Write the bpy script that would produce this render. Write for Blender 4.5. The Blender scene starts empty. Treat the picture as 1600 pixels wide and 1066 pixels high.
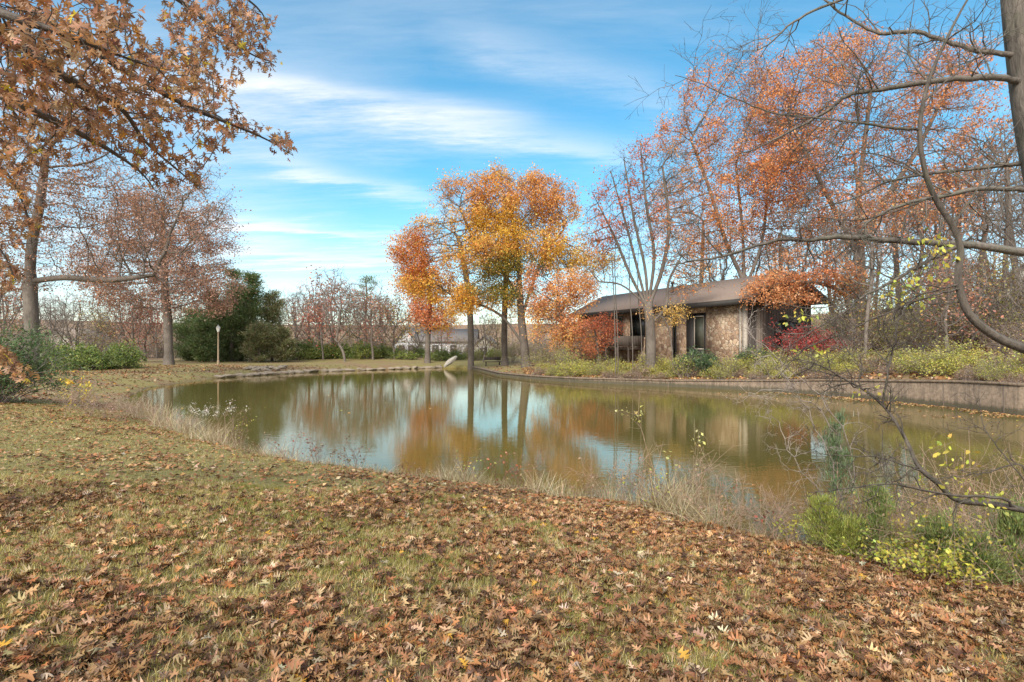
import bpy, math, random
import numpy as np
R = math.radians
random.seed(7)
rng = np.random.default_rng(11)
scene = bpy.context.scene

# ------------------------------------------------------------------ camera, sky, sun, exposure
FPX, HOR, CAMZ = 850.0, 540.0, 2.6
cam_data = bpy.data.cameras.new('camera')
cam_data.sensor_width = 36.0
cam_data.lens = 36.0 * FPX / 1600.0
cam_data.shift_y = (HOR - 533.0) / 1600.0
cam_data.clip_start = 0.05
cam_data.clip_end = 3000
cam = bpy.data.objects.new('camera', cam_data)
scene.collection.objects.link(cam)
cam.location = (0, 0, CAMZ)
cam.rotation_euler = (R(90), 0, 0)
scene.camera = cam

SUN_EL, SUN_AZ = R(38), R(200)          # azimuth measured clockwise from +Y; sun stands behind and to the left
scene.view_settings.view_transform = 'Standard'
scene.view_settings.look = 'None'
scene.view_settings.gamma = 1.0
scene.view_settings.exposure = 0.98

world = bpy.data.worlds.new('World')
scene.world = world
world.use_nodes = True
wn, wl = world.node_tree.nodes, world.node_tree.links
wn.clear()
def wnode(t, **kw):
    n = wn.new(t)
    for k, v in kw.items(): setattr(n, k, v)
    return n
def wmath(op, a, b=None, c=None, clamp=False):
    n = wn.new('ShaderNodeMath'); n.operation = op; n.use_clamp = clamp
    for i, v in enumerate((a, b, c)):
        if v is None: continue
        if isinstance(v, (int, float)): n.inputs[i].default_value = v
        else: wl.new(v, n.inputs[i])
    return n.outputs[0]
def wmix(fac, a, b):
    n = wn.new('ShaderNodeMix'); n.data_type = 'RGBA'
    for s, v in ((n.inputs['Factor'], fac), (n.inputs[6], a), (n.inputs[7], b)):
        if isinstance(v, (int, float)): s.default_value = v
        elif isinstance(v, tuple): s.default_value = (*v, 1)
        else: wl.new(v, s)
    return n.outputs[2]
tc = wnode('ShaderNodeTexCoord')
sep = wnode('ShaderNodeSeparateXYZ'); wl.new(tc.outputs['Generated'], sep.inputs[0])
dx, dy, dz = sep.outputs
sky = wnode('ShaderNodeTexSky'); sky.sky_type = 'NISHITA'; sky.sun_disc = False
sky.sun_elevation = SUN_EL; sky.sun_rotation = SUN_AZ; sky.air_density = 1.0; sky.dust_density = 0.4; sky.ozone_density = 2.0
hsv = wnode('ShaderNodeHueSaturation'); hsv.inputs['Saturation'].default_value = 1.42
hsv.inputs['Hue'].default_value = 0.478; hsv.inputs['Value'].default_value = 1.3
wl.new(sky.outputs[0], hsv.inputs['Color'])
# direction coordinates on a flat cloud layer, stretched into cirrus streaks
zc = wmath('MAXIMUM', dz, 0.02)
den = wmath('ADD', zc, 0.12)
cx_, cy_ = wmath('DIVIDE', dx, den), wmath('DIVIDE', dy, den)
comb = wnode('ShaderNodeCombineXYZ'); wl.new(cx_, comb.inputs[0]); wl.new(cy_, comb.inputs[1])
mp = wnode('ShaderNodeMapping'); mp.inputs['Rotation'].default_value = (0, 0, R(14)); mp.inputs['Scale'].default_value = (0.35, 1.5, 1)
mp.inputs['Location'].default_value = (3.1, 1.7, 0)
wl.new(comb.outputs[0], mp.inputs[0])
no = wnode('ShaderNodeTexNoise'); no.inputs['Scale'].default_value = 1.3; no.inputs['Detail'].default_value = 7
no.inputs['Roughness'].default_value = 0.62; no.inputs['Distortion'].default_value = 0.6
wl.new(mp.outputs[0], no.inputs['Vector'])
no2 = wnode('ShaderNodeTexNoise'); no2.inputs['Scale'].default_value = 3.2; no2.inputs['Detail'].default_value = 8
no2.inputs['Roughness'].default_value = 0.7
wl.new(mp.outputs[0], no2.inputs['Vector'])
# the named streaks of cirrus, as bands in direction space (u = x/y, v = z/y)
yy = wmath('MAXIMUM', dy, 0.05)
U, V = wmath('DIVIDE', dx, yy), wmath('DIVIDE', dz, yy)
wob = wmath('MULTIPLY', wmath('SUBTRACT', no.outputs['Fac'], 0.5), 0.13)
wob2 = wmath('MULTIPLY', wmath('SUBTRACT', no2.outputs['Fac'], 0.5), 0.10)
Vw = wmath('ADD', wmath('ADD', V, wob), wob2)
total = None
def band(u0, v0, u1, v1, w, amp, soft=0.12):
    global total
    s = (v1 - v0) / (u1 - u0)
    line = wmath('MULTIPLY_ADD', U, s, v0 - s * u0)
    d = wmath('DIVIDE', wmath('SUBTRACT', Vw, line), w)
    g = wmath('POWER', 2.718, wmath('MULTIPLY', wmath('MULTIPLY', d, d), -1.0))
    a = wmath('MULTIPLY', wmath('DIVIDE', wmath('SUBTRACT', U, u0 - soft), soft, clamp=True),
              wmath('DIVIDE', wmath('SUBTRACT', u1 + soft, U), soft, clamp=True))
    tex = wmath('MULTIPLY_ADD', no2.outputs['Fac'], 2.8, -0.65)
    r = wmath('MULTIPLY', wmath('MULTIPLY', g, a), wmath('MULTIPLY', tex, amp * .76))
    total = r if total is None else wmath('ADD', total, r)
band(-0.46, 0.480, 0.16, 0.360, 0.028, .62)
band(-0.50, 0.420, -0.05, 0.395, 0.045, 0.4)
band(-0.38, 0.330, -0.16, 0.265, 0.020, 0.70)
band(-0.56, 0.235, -0.22, 0.200, 0.013, 0.8)
band(-0.48, 0.170, -0.20, 0.168, 0.015, 0.75)
band(-0.42, 0.110, 0.05, 0.085, 0.018, 0.55)
band(-0.85, 0.50, -0.50, 0.48, 0.10, 0.55, .35)
band(-1.3, 0.24, -0.62, 0.20, 0.16, 0.7, .35)
band(0.45, 0.16, 1.4, 0.20, 0.14, 0.45, .4)
band(-0.05, 0.56, 0.25, 0.46, 0.05, 0.35)
gen = wmath('MULTIPLY', wmath('SUBTRACT', no.outputs['Fac'], 0.50), 2.2, clamp=True)
lowf = wmath('SUBTRACT', 1.0, wmath('MULTIPLY', wmath('ABSOLUTE', dz), 3.6), clamp=True)     # paler towards the horizon
back = wmath('MULTIPLY', wmath('SUBTRACT', 0.35, dy), 1.6, clamp=True)                       # unseen thicker cloud added overhead and behind, to neutralise the ambient light
over = wmath('MULTIPLY', wmath('SUBTRACT', dz, 0.55), 2.2, clamp=True)
cov = wmath('ADD', wmath('ADD', total, wmath('MULTIPLY', gen, 0.45)), wmath('MULTIPLY', lowf, 0.16))
cov = wmath('ADD', wmath('MULTIPLY_ADD', no2.outputs['Fac'], 0.20, cov), wmath('MAXIMUM', back, over), clamp=True)
cov = wmath('MULTIPLY', cov, 0.86)
skycol = wmix(cov, hsv.outputs[0], (6.9, 6.9, 7.0))
bg = wnode('ShaderNodeBackground'); bg.inputs['Strength'].default_value = 0.087
wl.new(skycol, bg.inputs['Color'])
wo = wnode('ShaderNodeOutputWorld'); wl.new(bg.outputs[0], wo.inputs[0])

sun_data = bpy.data.lights.new('sun', 'SUN'); sun_data.energy = 2.7; sun_data.angle = R(28); sun_data.color = (1.0, 0.93, 0.82)
sun = bpy.data.objects.new('sun', sun_data); scene.collection.objects.link(sun)
sun.rotation_euler = (R(90) - SUN_EL, 0, -SUN_AZ + R(180))
sun.location = (0, 0, 60)

# ------------------------------------------------------------------ helpers
COL = scene.collection
def P(px, py, Y):
    return np.array(((px - 800.0) / FPX * Y, Y, CAMZ - (py - HOR) / FPX * Y))
def tag(o, label=None, cat=None, group=None, kind=None):
    if label: o['label'] = label
    if cat: o['category'] = cat
    if group: o['group'] = group
    if kind: o['kind'] = kind
    return o
def empty(name, loc, rz=0.0):
    o = bpy.data.objects.new(name, None); COL.objects.link(o)
    o.location = tuple(float(v) for v in loc); o.rotation_euler = (0, 0, rz); o.empty_display_size = 0.3
    return o
def mk(name, V, faces, mat, parent=None, col=None, smooth=False, attr=None):
    """faces: array (M,k) or list of such arrays"""
    if not isinstance(faces, list): faces = [faces]
    faces = [np.asarray(f, dtype=np.int32) for f in faces if len(f)]
    V = np.asarray(V, dtype=np.float32)
    me = bpy.data.meshes.new(name)
    me.vertices.add(len(V)); me.vertices.foreach_set('co', V.ravel())
    loops = np.concatenate([f.ravel() for f in faces])
    sizes = np.concatenate([np.full(len(f), f.shape[1], dtype=np.int32) for f in faces])
    starts = np.concatenate(([0], np.cumsum(sizes)[:-1])).astype(np.int32)
    me.loops.add(len(loops)); me.loops.foreach_set('vertex_index', loops)
    me.polygons.add(len(sizes)); me.polygons.foreach_set('loop_start', starts)
    if smooth: me.polygons.foreach_set('use_smooth', np.ones(len(sizes), dtype=bool))
    me.update(calc_edges=True)
    if col is not None:
        a = me.color_attributes.new('Col', 'FLOAT_COLOR', 'POINT')
        c = np.ones((len(V), 4), dtype=np.float32); c[:, :3] = col
        a.data.foreach_set('color', c.ravel())
    if attr is not None:
        for k, v in attr.items():
            a = me.attributes.new(k, 'FLOAT', 'POINT'); a.data.foreach_set('value', np.asarray(v, dtype=np.float32))
    me.materials.append(mat)
    o = bpy.data.objects.new(name, me); COL.objects.link(o)
    if parent is not None: o.parent = parent
    return o
def copy_tree(o, parent=None):
    c = o.copy(); COL.objects.link(c)
    c.parent = parent
    for ch in list(o.children): copy_tree(ch, c)
    return c

# numpy value noise
def _hash(ix, iy, seed):
    h = (ix * 374761393 + iy * 668265263 + seed * 974711) & 0x7fffffff
    h = ((h ^ (h >> 13)) * 1274126177) & 0x7fffffff
    return ((h ^ (h >> 16)) & 0xffff) / 65535.0
def vnoise(x, y, seed=0):
    x = np.asarray(x, dtype=np.float64); y = np.asarray(y, dtype=np.float64)
    ix = np.floor(x).astype(np.int64); iy = np.floor(y).astype(np.int64)
    fx = x - ix; fy = y - iy
    fx = fx * fx * (3 - 2 * fx); fy = fy * fy * (3 - 2 * fy)
    a, b = _hash(ix, iy, seed), _hash(ix + 1, iy, seed)
    c, d = _hash(ix, iy + 1, seed), _hash(ix + 1, iy + 1, seed)
    return (a * (1 - fx) + b * fx) * (1 - fy) + (c * (1 - fx) + d * fx) * fy
def fbm(x, y, s, seed=0, oct=4):
    r, a, t = 0.0, 1.0, 0.0
    for i in range(oct):
        r = r + a * vnoise(x * s * 2 ** i + 37.1 * i, y * s * 2 ** i - 11.3 * i, seed + i); t += a; a *= 0.55
    return r / t
def sstep(v):
    v = np.clip(v, 0, 1); return v * v * (3 - 2 * v)

# ------------------------------------------------------------------ materials
def newmat(name):
    m = bpy.data.materials.new(name); m.use_nodes = True
    nt = m.node_tree; nt.nodes.clear()
    out = nt.nodes.new('ShaderNodeOutputMaterial')
    return m, nt, out
class NT:
    def __init__(s, nt): s.n, s.l = nt.nodes, nt.links
    def node(s, t, ins=None, **kw):
        n = s.n.new(t)
        for k, v in kw.items(): setattr(n, k, v)
        if ins:
            for k, v in ins.items():
                sock = n.inputs[k]
                if hasattr(v, 'is_output'): s.l.new(v, sock)
                elif isinstance(v, tuple) and len(v) == 3 and sock.type == 'RGBA': sock.default_value = (*v, 1)
                else: sock.default_value = v
        return n
    def noise(s, vec, scale, detail=5, rough=0.6, dist=0.0):
        n = s.node('ShaderNodeTexNoise', {'Scale': scale, 'Detail': detail, 'Roughness': rough, 'Distortion': dist})
        if vec is not None: s.l.new(vec, n.inputs['Vector'])
        return n
    def ramp(s, fac, stops):
        n = s.n.new('ShaderNodeValToRGB'); s.l.new(fac, n.inputs[0])
        e = n.color_ramp.elements
        while len(e) < len(stops): e.new(0.5)
        for i, (p, c) in enumerate(stops):
            e[i].position = p; e[i].color = (*c, 1) if isinstance(c, tuple) else (c, c, c, 1)
        return n.outputs[0]
    def mix(s, fac, a, b, blend='MIX'):
        n = s.n.new('ShaderNodeMix'); n.data_type = 'RGBA'; n.blend_type = blend
        for sock, v in ((n.inputs['Factor'], fac), (n.inputs[6], a), (n.inputs[7], b)):
            if isinstance(v, (int, float)): sock.default_value = v
            elif isinstance(v, tuple): sock.default_value = (*v, 1)
            else: s.l.new(v, sock)
        return n.outputs[2]
    def math(s, op, a, b=None, clamp=False):
        n = s.n.new('ShaderNodeMath'); n.operation = op; n.use_clamp = clamp
        for i, v in enumerate((a, b)):
            if v is None: continue
            if isinstance(v, (int, float)): n.inputs[i].default_value = v
            else: s.l.new(v, n.inputs[i])
        return n.outputs[0]
    def vec(s, kind='Object'):
        return s.node('ShaderNodeTexCoord').outputs[kind]
    def mapping(s, vec, scale=(1, 1, 1), rot=(0, 0, 0)):
        n = s.node('ShaderNodeMapping', {'Scale': scale, 'Rotation': rot}); s.l.new(vec, n.inputs[0]); return n.outputs[0]
    def bump(s, h, strength=0.5, dist=0.02):
        return s.node('ShaderNodeBump', {'Height': h, 'Strength': strength, 'Distance': dist}).outputs[0]
def leaf_mat(name, trans=0.35):
    m, nt, out = newmat(name); t = NT(nt)
    a = t.node('ShaderNodeAttribute', attribute_name='Col').outputs['Color']
    d = t.node('ShaderNodeBsdfDiffuse', {'Color': a})
    tr = t.node('ShaderNodeBsdfTranslucent', {'Color': a})
    mx = t.node('ShaderNodeMixShader', {'Fac': trans}); t.l.new(d.outputs[0], mx.inputs[1]); t.l.new(tr.outputs[0], mx.inputs[2])
    gl = t.node('ShaderNodeBsdfGlossy', {'Color': (0.8, 0.8, 0.8), 'Roughness': 0.5})
    m2 = t.node('ShaderNodeMixShader', {'Fac': 0.035}); t.l.new(mx.outputs[0], m2.inputs[1]); t.l.new(gl.outputs[0], m2.inputs[2])
    t.l.new(m2.outputs[0], out.inputs[0])
    return m
def bark_mat(name, c1, c2, moss=None, scale=1.0):
    m, nt, out = newmat(name); t = NT(nt)
    v = t.vec()
    mp = t.mapping(v, (9 * scale, 9 * scale, 1.6 * scale))
    n1 = t.noise(mp, 2.2, 6, 0.7, 0.4)
    n2 = t.noise(v, 1.1, 4)
    c = t.ramp(n1.outputs[0], [(0.3, c1), (0.7, c2)])
    c = t.mix(t.ramp(n2.outputs[0], [(0.4, 0.0), (0.65, 0.35)]), c, tuple(min(1, x * 1.35 + 0.02) for x in c2))
    if moss:
        n3 = t.noise(v, 2.3, 5)
        c = t.mix(t.ramp(n3.outputs[0], [(0.5, 0.0), (0.65, 0.6)]), c, moss)
    b = t.node('ShaderNodeBsdfPrincipled', {'Base Color': c, 'Roughness': 0.92, 'Normal': t.bump(n1.outputs[0], 0.9, 0.03)})
    t.l.new(b.outputs[0], out.inputs[0])
    return m
def plain_mat(name, c, rough=0.8, var=0.2, scale=3.0, bump=0.0, metal=0.0, stretch=(1, 1, 1)):
    m, nt, out = newmat(name); t = NT(nt)
    v = t.mapping(t.vec(), stretch)
    n = t.noise(v, scale, 6, 0.65)
    cc = t.ramp(n.outputs[0], [(0.25, tuple(x * (1 - var) for x in c)), (0.75, tuple(min(1, x * (1 + var)) for x in c))])
    ins = {'Base Color': cc, 'Roughness': rough, 'Metallic': metal}
    if bump: ins['Normal'] = t.bump(n.outputs[0], bump, 0.02)
    b = t.node('ShaderNodeBsdfPrincipled', ins); t.l.new(b.outputs[0], out.inputs[0])
    return m
M_leaf = leaf_mat('leaf', 0.4)
M_litter = leaf_mat('dry_leaf', 0.1)
M_grass = leaf_mat('grass_blade', 0.3)
M_bark_dark = bark_mat('bark_dark', (0.045, 0.035, 0.028), (0.15, 0.125, 0.105))
M_bark_grey = bark_mat('bark_grey', (0.05, 0.041, 0.034), (0.19, 0.16, 0.135))
M_bark_pale = bark_mat('bark_pale', (0.2, 0.165, 0.14), (0.42, 0.36, 0.31))
M_bark_fore = bark_mat('bark_foreground', (0.014, 0.011, 0.009), (0.15, 0.125, 0.102), moss=(0.07, 0.07, 0.042), scale=.9)
M_bark_limb = bark_mat('bark_limb', (0.02, 0.016, 0.013), (0.215, 0.185, 0.155), moss=(0.12, 0.125, 0.085), scale=.9)
M_bark_far = plain_mat('bark_far', (0.25, 0.205, 0.18), 0.95, 0.25)

# ------------------------------------------------------------------ the pond outline and the lie of the land
def W(px, py): return (P(px, py, CAMZ * FPX / (py - HOR))[0], CAMZ * FPX / (py - HOR))
near = [W(*p) for p in [(1600, 905), (1400, 880), (1250, 852), (1150, 835), (1060, 803), (1000, 790), (900, 780), (800, 765), (720, 752), (640, 744),
                        (520, 728), (440, 716), (400, 706), (330, 690), (262, 668), (215, 648), (193, 633)]]
left = [W(*p) for p in [(205, 618), (235, 606), (290, 598), (340, 591), (420, 585.5), (480, 582), (600, 578), (690, 575)]]
wall_px = [W(*p) for p in [(735, 576.5), (752, 580), (778, 587), (830, 593), (900, 598), (1000, 602.5), (1100, 607), (1200, 612), (1300, 619), (1400, 628), (1500, 638), (1600, 650)]]
wall_pts = wall_px + [(23.5, 17.5), (27.0, 14.0)]
tail = [(29, 9), (24, 5), (15, 3.2), (9, 4.2)]
poly = np.array(near + left + wall_pts + tail)
n_near, n_left, n_wall = len(near), len(left), len(wall_pts)
seg_a, seg_b = poly, np.roll(poly, -1, axis=0)
is_wall = np.zeros(len(poly), bool); is_wall[n_near + n_left - 1: n_near + n_left + n_wall - 1] = True
def pond(x, y):
    """signed distance to the water's edge (+ on land), distance to wall part, distance to the rest"""
    x = np.asarray(x, float); y = np.asarray(y, float); sh = x.shape
    x, y = x.ravel(), y.ravel()
    dw = np.full(len(x), 1e9); do = np.full(len(x), 1e9); inside = np.zeros(len(x), bool)
    for (ax, ay), (bx, by), w in zip(seg_a, seg_b, is_wall):
        ex, ey = bx - ax, by - ay
        t = np.clip(((x - ax) * ex + (y - ay) * ey) / (ex * ex + ey * ey), 0, 1)
        d = np.hypot(x - ax - t * ex, y - ay - t * ey)
        if w: dw = np.minimum(dw, d)
        else: do = np.minimum(do, d)
        c = (ay > y) != (by > y)
        with np.errstate(divide='ignore', invalid='ignore'):
            xi = (bx - ax) * (y - ay) / (by - ay) + ax
        inside ^= c & (x < xi)
    s = np.minimum(dw, do) * np.where(inside, -1, 1)
    return s.reshape(sh), dw.reshape(sh), do.reshape(sh)
def wall_top(x): return np.interp(x, [0, 4.5, 10, 14.4, 17.6, 18.8, 25], [.3, .36, .45, .66, 1.0, 1.19, 1.3])
def ground(x, y):
    x = np.asarray(x, float); y = np.asarray(y, float)
    s, dw, do = pond(x, y)
    far = sstep((y - 22) / 24)
    rag = (fbm(x, y, 1.3, 5, 3) - 0.5) * 0.5 * (1 - far)
    so = np.maximum(s + rag, -3)
    amp = 1.05 * (1 - far) + 0.5 * far
    fall = 4.5 * (1 - far) + 1.0 * far
    zo = np.where(so > 0, amp * (1 - np.exp(-so / fall)), so * 0.45)
    zo = zo + np.where(so > 0, far * 0.004 * np.maximum(so - 6, 0), 0)
    hill = 4.6 * sstep((x - 22) / 36) * sstep(s / 20)
    zw = np.where(s > 0.42, wall_top(x) - 0.06 + 0.075 * np.minimum(np.maximum(s - .4, 0), 14) + hill, -0.9)
    w = sstep((do - dw) / 5 + 0.5)
    land = zo * (1 - w) + zw * w
    # behind the lawn and past the house the land stays near level
    z = np.where(s < 0, np.where(w > 0.5, -0.9, np.minimum(zo, 0.0)), land)
    z = z + (fbm(x, y, 0.9, 9, 3) - 0.5) * 0.10 * np.clip(s / 2, 0, 1) * (1 - far)
    dist = np.hypot(x, y)
    z = z + sstep((dist - 120) / 180) * (9 + 5 * vnoise(x / 60, y / 60, 3))
    return z
def gz(x, y): return float(ground(np.array([x]), np.array([y]))[0])
def G(px, Y, dz=0.0):
    x = (px - 800) / FPX * Y
    return np.array((x, Y, gz(x, Y) + dz))
def litter_mask(x, y):
    """share of dead leaves lying on the ground, 0..1"""
    a = fbm(x, y, 0.55, 21, 4); b = fbm(x, y, 2.1, 31, 3)
    base = 0.50 + 0.95 * (a - 0.5) + 0.8 * (b - 0.5)
    base = base + 0.26 * sstep((x + 1.0) / 4.0) + 0.20 * sstep((4.6 - y) / 3) - 0.36 * sstep((-x - .5) / 4) * sstep((y - 4.5) / 3) - 0.1 * sstep((y - 12) / 8)
    base = base + 0.42 * sstep((y - 15) / 6) * sstep((-x - 7) / 6)
    return np.clip(base, 0, 1)

# terrain sheet
def spaced(lo, hi, n, k, c):
    a0, a1 = math.asinh((lo - c) / k), math.asinh((hi - c) / k)
    return c + k * np.sinh(np.linspace(a0, a1, n))
gx = spaced(-900, 900, 760, 14, 0); gy = spaced(-60, 1500, 700, 16, 12)
GX, GY = np.meshgrid(gx, gy)
GZ = ground(GX, GY)
nx, ny = len(gx), len(gy)
idx = np.arange(nx * ny).reshape(ny, nx)
F = np.stack([idx[:-1, :-1], idx[:-1, 1:], idx[1:, 1:], idx[1:, :-1]], -1).reshape(-1, 4)
m, nt, out = newmat('ground'); t = NT(nt)
v = t.vec()
lit = t.node('ShaderNodeAttribute', attribute_name='litter').outputs['Fac']
hl = t.node('ShaderNodeAttribute', attribute_name='woods').outputs['Fac']
nA, nB, nC = t.noise(v, 24, 6, 0.75), t.noise(v, 3.0, 5, 0.6), t.noise(v, 75, 4, 0.7)
grass_c = t.ramp(nA.outputs[0], [(0.25, (0.085, 0.075, 0.026)), (0.5, (0.25, 0.205, 0.07)), (0.78, (0.40, 0.33, 0.13))])
grass_c = t.mix(t.ramp(nB.outputs[0], [(0.5, 0.0), (0.62, 0.45)]), grass_c, t.ramp(nC.outputs[0], [(0.3, (0.10, 0.115, 0.028)), (0.7, (0.24, 0.24, 0.07))]))
vor = t.node('ShaderNodeTexVoronoi', {'Scale': 13.0}); t.l.new(t.mapping(v, (1, 1, 0.3)), vor.inputs['Vector'])
sc = t.node('ShaderNodeSeparateColor'); t.l.new(vor.outputs['Color'], sc.inputs[0])
lit_c = t.ramp(sc.outputs[0], [(0.0, (0.09, 0.05, 0.03)), (0.35, (0.22, 0.12, 0.07)), (0.7, (0.34, 0.20, 0.12)), (1.0, (0.46, 0.32, 0.20))])
lit_c = t.mix(0.45, lit_c, t.ramp(nC.outputs[0], [(0.3, (0.08, 0.05, 0.03)), (0.75, (0.36, 0.23, 0.14))]))
f = t.math('ADD', lit, t.math('MULTIPLY', t.math('SUBTRACT', nA.outputs[0], 0.5), 1.6))
f = t.ramp(f, [(0.42, 0.0), (0.62, 0.85)])
c = t.mix(f, grass_c, lit_c)
wood_c = t.ramp(t.noise(v, 5, 6, 0.75).outputs[0], [(0.3, (0.12, 0.075, 0.045)), (0.55, (0.27, 0.17, 0.10)), (0.75, (0.40, 0.27, 0.13))])
c = t.mix(hl, c, wood_c)
mud = t.node('ShaderNodeAttribute', attribute_name='mud').outputs['Fac']
c = t.mix(mud, c, (0.10, 0.075, 0.045))
b = t.node('ShaderNodeBsdfPrincipled', {'Base Color': c, 'Roughness': 0.95, 'Normal': t.bump(nA.outputs[0], 0.8, 0.05)})
t.l.new(b.outputs[0], out.inputs[0]); M_ground = m
S_, DW_, DO_ = pond(GX, GY)
woods = np.maximum(sstep((DO_ - DW_) / 5 + .5) * sstep((GX - 5) / 6) * sstep(S_ / 2), sstep((np.hypot(GX, GY) - 80) / 20))
mudv = np.clip(1 - (S_ + 0.02) / 0.35, 0, 1) * (1 - sstep((GY - 30) / 15) * 0.6)
terrain = mk('ground', np.stack([GX, GY, GZ], -1).reshape(-1, 3), F, M_ground, smooth=True,
             attr={'litter': litter_mask(GX, GY).ravel(), 'woods': woods.ravel(), 'mud': mudv.ravel()})
tag(terrain, kind='structure')

# water
m, nt, out = newmat('water'); t = NT(nt)
v = t.vec()
w1 = t.noise(t.mapping(v, (1.0, 2.2, 1), (0, 0, R(20))), 2.6, 3, 0.5)
w2 = t.noise(t.mapping(v, (1.0, 1.6, 1), (0, 0, R(-15))), 11.0, 3, 0.55)
patch = t.ramp(t.noise(v, 0.16, 3, 0.5).outputs[0], [(0.35, 0.25), (0.65, 1.0)])
h = t.math('ADD', t.math('MULTIPLY', w1.outputs[0], 0.75), t.math('MULTIPLY', t.math('MULTIPLY', w2.outputs[0], 0.16), patch))
murk = t.ramp(t.noise(v, 0.12, 4, 0.6).outputs[0], [(0.3, (0.10, 0.086, 0.026)), (0.7, (0.135, 0.115, 0.038))])
nb = t.bump(h, 0.06, 0.05)
df = t.node('ShaderNodeBsdfDiffuse', {'Color': murk}); gl = t.node('ShaderNodeBsdfGlossy', {'Color': (1.0, 0.93, 0.83), 'Roughness': 0.012, 'Normal': nb})
fr = t.node('ShaderNodeFresnel', {'IOR': 1.52, 'Normal': nb})
mx = t.node('ShaderNodeMixShader', {'Fac': fr.outputs[0]}); t.l.new(df.outputs[0], mx.inputs[1]); t.l.new(gl.outputs[0], mx.inputs[2])
t.l.new(mx.outputs[0], out.inputs[0])
water = mk('water', [(-24, 1.5, 0), (36, 1.5, 0), (36, 72, 0), (-24, 72, 0)], np.array([(0, 1, 2, 3)]), m)
# keep the sheet from surfacing outside the pond: the land there is above 0
tag(water, kind='structure')

# ------------------------------------------------------------------ leaves, scattering
def norm(a): return a / np.maximum(np.linalg.norm(a, axis=-1, keepdims=True), 1e-9)
def rand_rot(n, flat=0.0, up=None):
    """n random orthonormal frames; flat>0 keeps the leaf normal near +z"""
    z = norm(rng.normal(size=(n, 3)) * (1.0 if flat == 0 else 1 - flat) + np.array((0, 0, 1.0)) * (flat * 2.2))
    a = norm(rng.normal(size=(n, 3)))
    x = norm(np.cross(a, z)); y = np.cross(z, x)
    return np.stack([x, y, z], -1)
def oak_leaf(curl=0.15, fold=0.12, seed=0):
    """lobed pin-oak leaf of unit length along +y, fan around a centre line"""
    r = np.random.default_rng(seed)
    half = [(0.0, 0.0), (0.03, 0.15), (0.24, 0.10), (0.06, 0.27), (0.42, 0.38), (0.34, 0.46), (0.06, 0.46), (0.30, 0.74), (0.07, 0.68), (0.09, 0.86), (0.0, 1.0)]
    rt = [(x * (1 + r.normal() * .1), y + r.normal() * .015) for x, y in half]
    lt = [(-x * (1 + r.normal() * .1), y + r.normal() * .015) for x, y in half[1:-1]][::-1]
    out = np.array(rt + lt)
    mids = np.array([(0, .12), (0, .27), (0, .46), (0, .68)])
    v = np.concatenate([out, mids])
    z = fold * np.abs(v[:, 0]) * 1.3 + curl * (v[:, 1] - .5) ** 2 * 2 + curl * np.sin(v[:, 0] * 5 + seed) * 0.35
    v3 = np.stack([v[:, 0], v[:, 1] - 0.4, z], -1)
    n = len(out); m0 = n; top = len(rt) - 1
    # right side outline 0..10, left 11..19 (from tip down)
    T = []
    def strip(o, flip):
        # o: outline indices from stem(0) to tip
        path = [(0, 1, m0), (1, 2, m0), (2, 3, m0 + 1), (3, 4, m0 + 1), (4, 5, m0 + 2), (5, 6, m0 + 2), (6, 7, m0 + 3), (7, 8, m0 + 3), (8, 9, m0 + 3), (9, 10, m0 + 3)]
        for a, b_, c_ in path: T.append((o[a], o[b_], c_) if not flip else (o[b_], o[a], c_))
        for a, c1, c2 in ((2, m0, m0 + 1), (4, m0 + 1, m0 + 2), (6, m0 + 2, m0 + 3)):
            T.append((o[a], c2, c1) if not flip else (o[a], c1, c2))
    strip(list(range(0, 11)), False)
    strip([0] + list(range(n - 1, 10, -1)) + [10], True)
    return v3, np.array(T)
def lozenge(bend=0.25):
    v = np.array([(0, -0.5, 0), (0.32, 0, bend * .5), (0, 0.5, 0), (-0.32, 0, bend * .5)]); return v, np.array([(0, 1, 2, 3)])
def scatter(name, tmpls, pos, rot, size, col, mat, parent=None, origin=None):
    """every template gets a share of the positions; one mesh"""
    n = len(pos); Vs, Fs, Cs, off = [], {}, [], 0
    which = rng.integers(0, len(tmpls), n)
    for k, (tv, tf) in enumerate(tmpls):
        i = np.nonzero(which == k)[0]
        if not len(i): continue
        vv = np.einsum('nij,vj->nvi', rot[i], tv) * size[i][:, None, None] + pos[i][:, None, :]
        Vs.append(vv.reshape(-1, 3)); nv = len(tv)
        f = tf[None] + (np.arange(len(i)) * nv)[:, None, None] + off
        Fs.setdefault(tf.shape[1], []).append(f.reshape(-1, tf.shape[1]))
        Cs.append(np.repeat(col[i], nv, axis=0)); off += nv * len(i)
    V = np.concatenate(Vs)
    if origin is not None: V = V - np.asarray(origin)
    return mk(name, V, [np.concatenate(f) for f in Fs.values()], mat, parent, col=np.concatenate(Cs))
def palette(n, cols, w=None, jit=0.15):
    cols = np.array(cols); w = None if w is None else np.array(w) / sum(w)
    c = cols[rng.choice(len(cols), n, p=w)]
    return np.clip(c * np.exp(rng.normal(0, jit, (n, 1))) * np.exp(rng.normal(0, jit * .35, (n, 3))), 0.002, 0.95)

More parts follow.
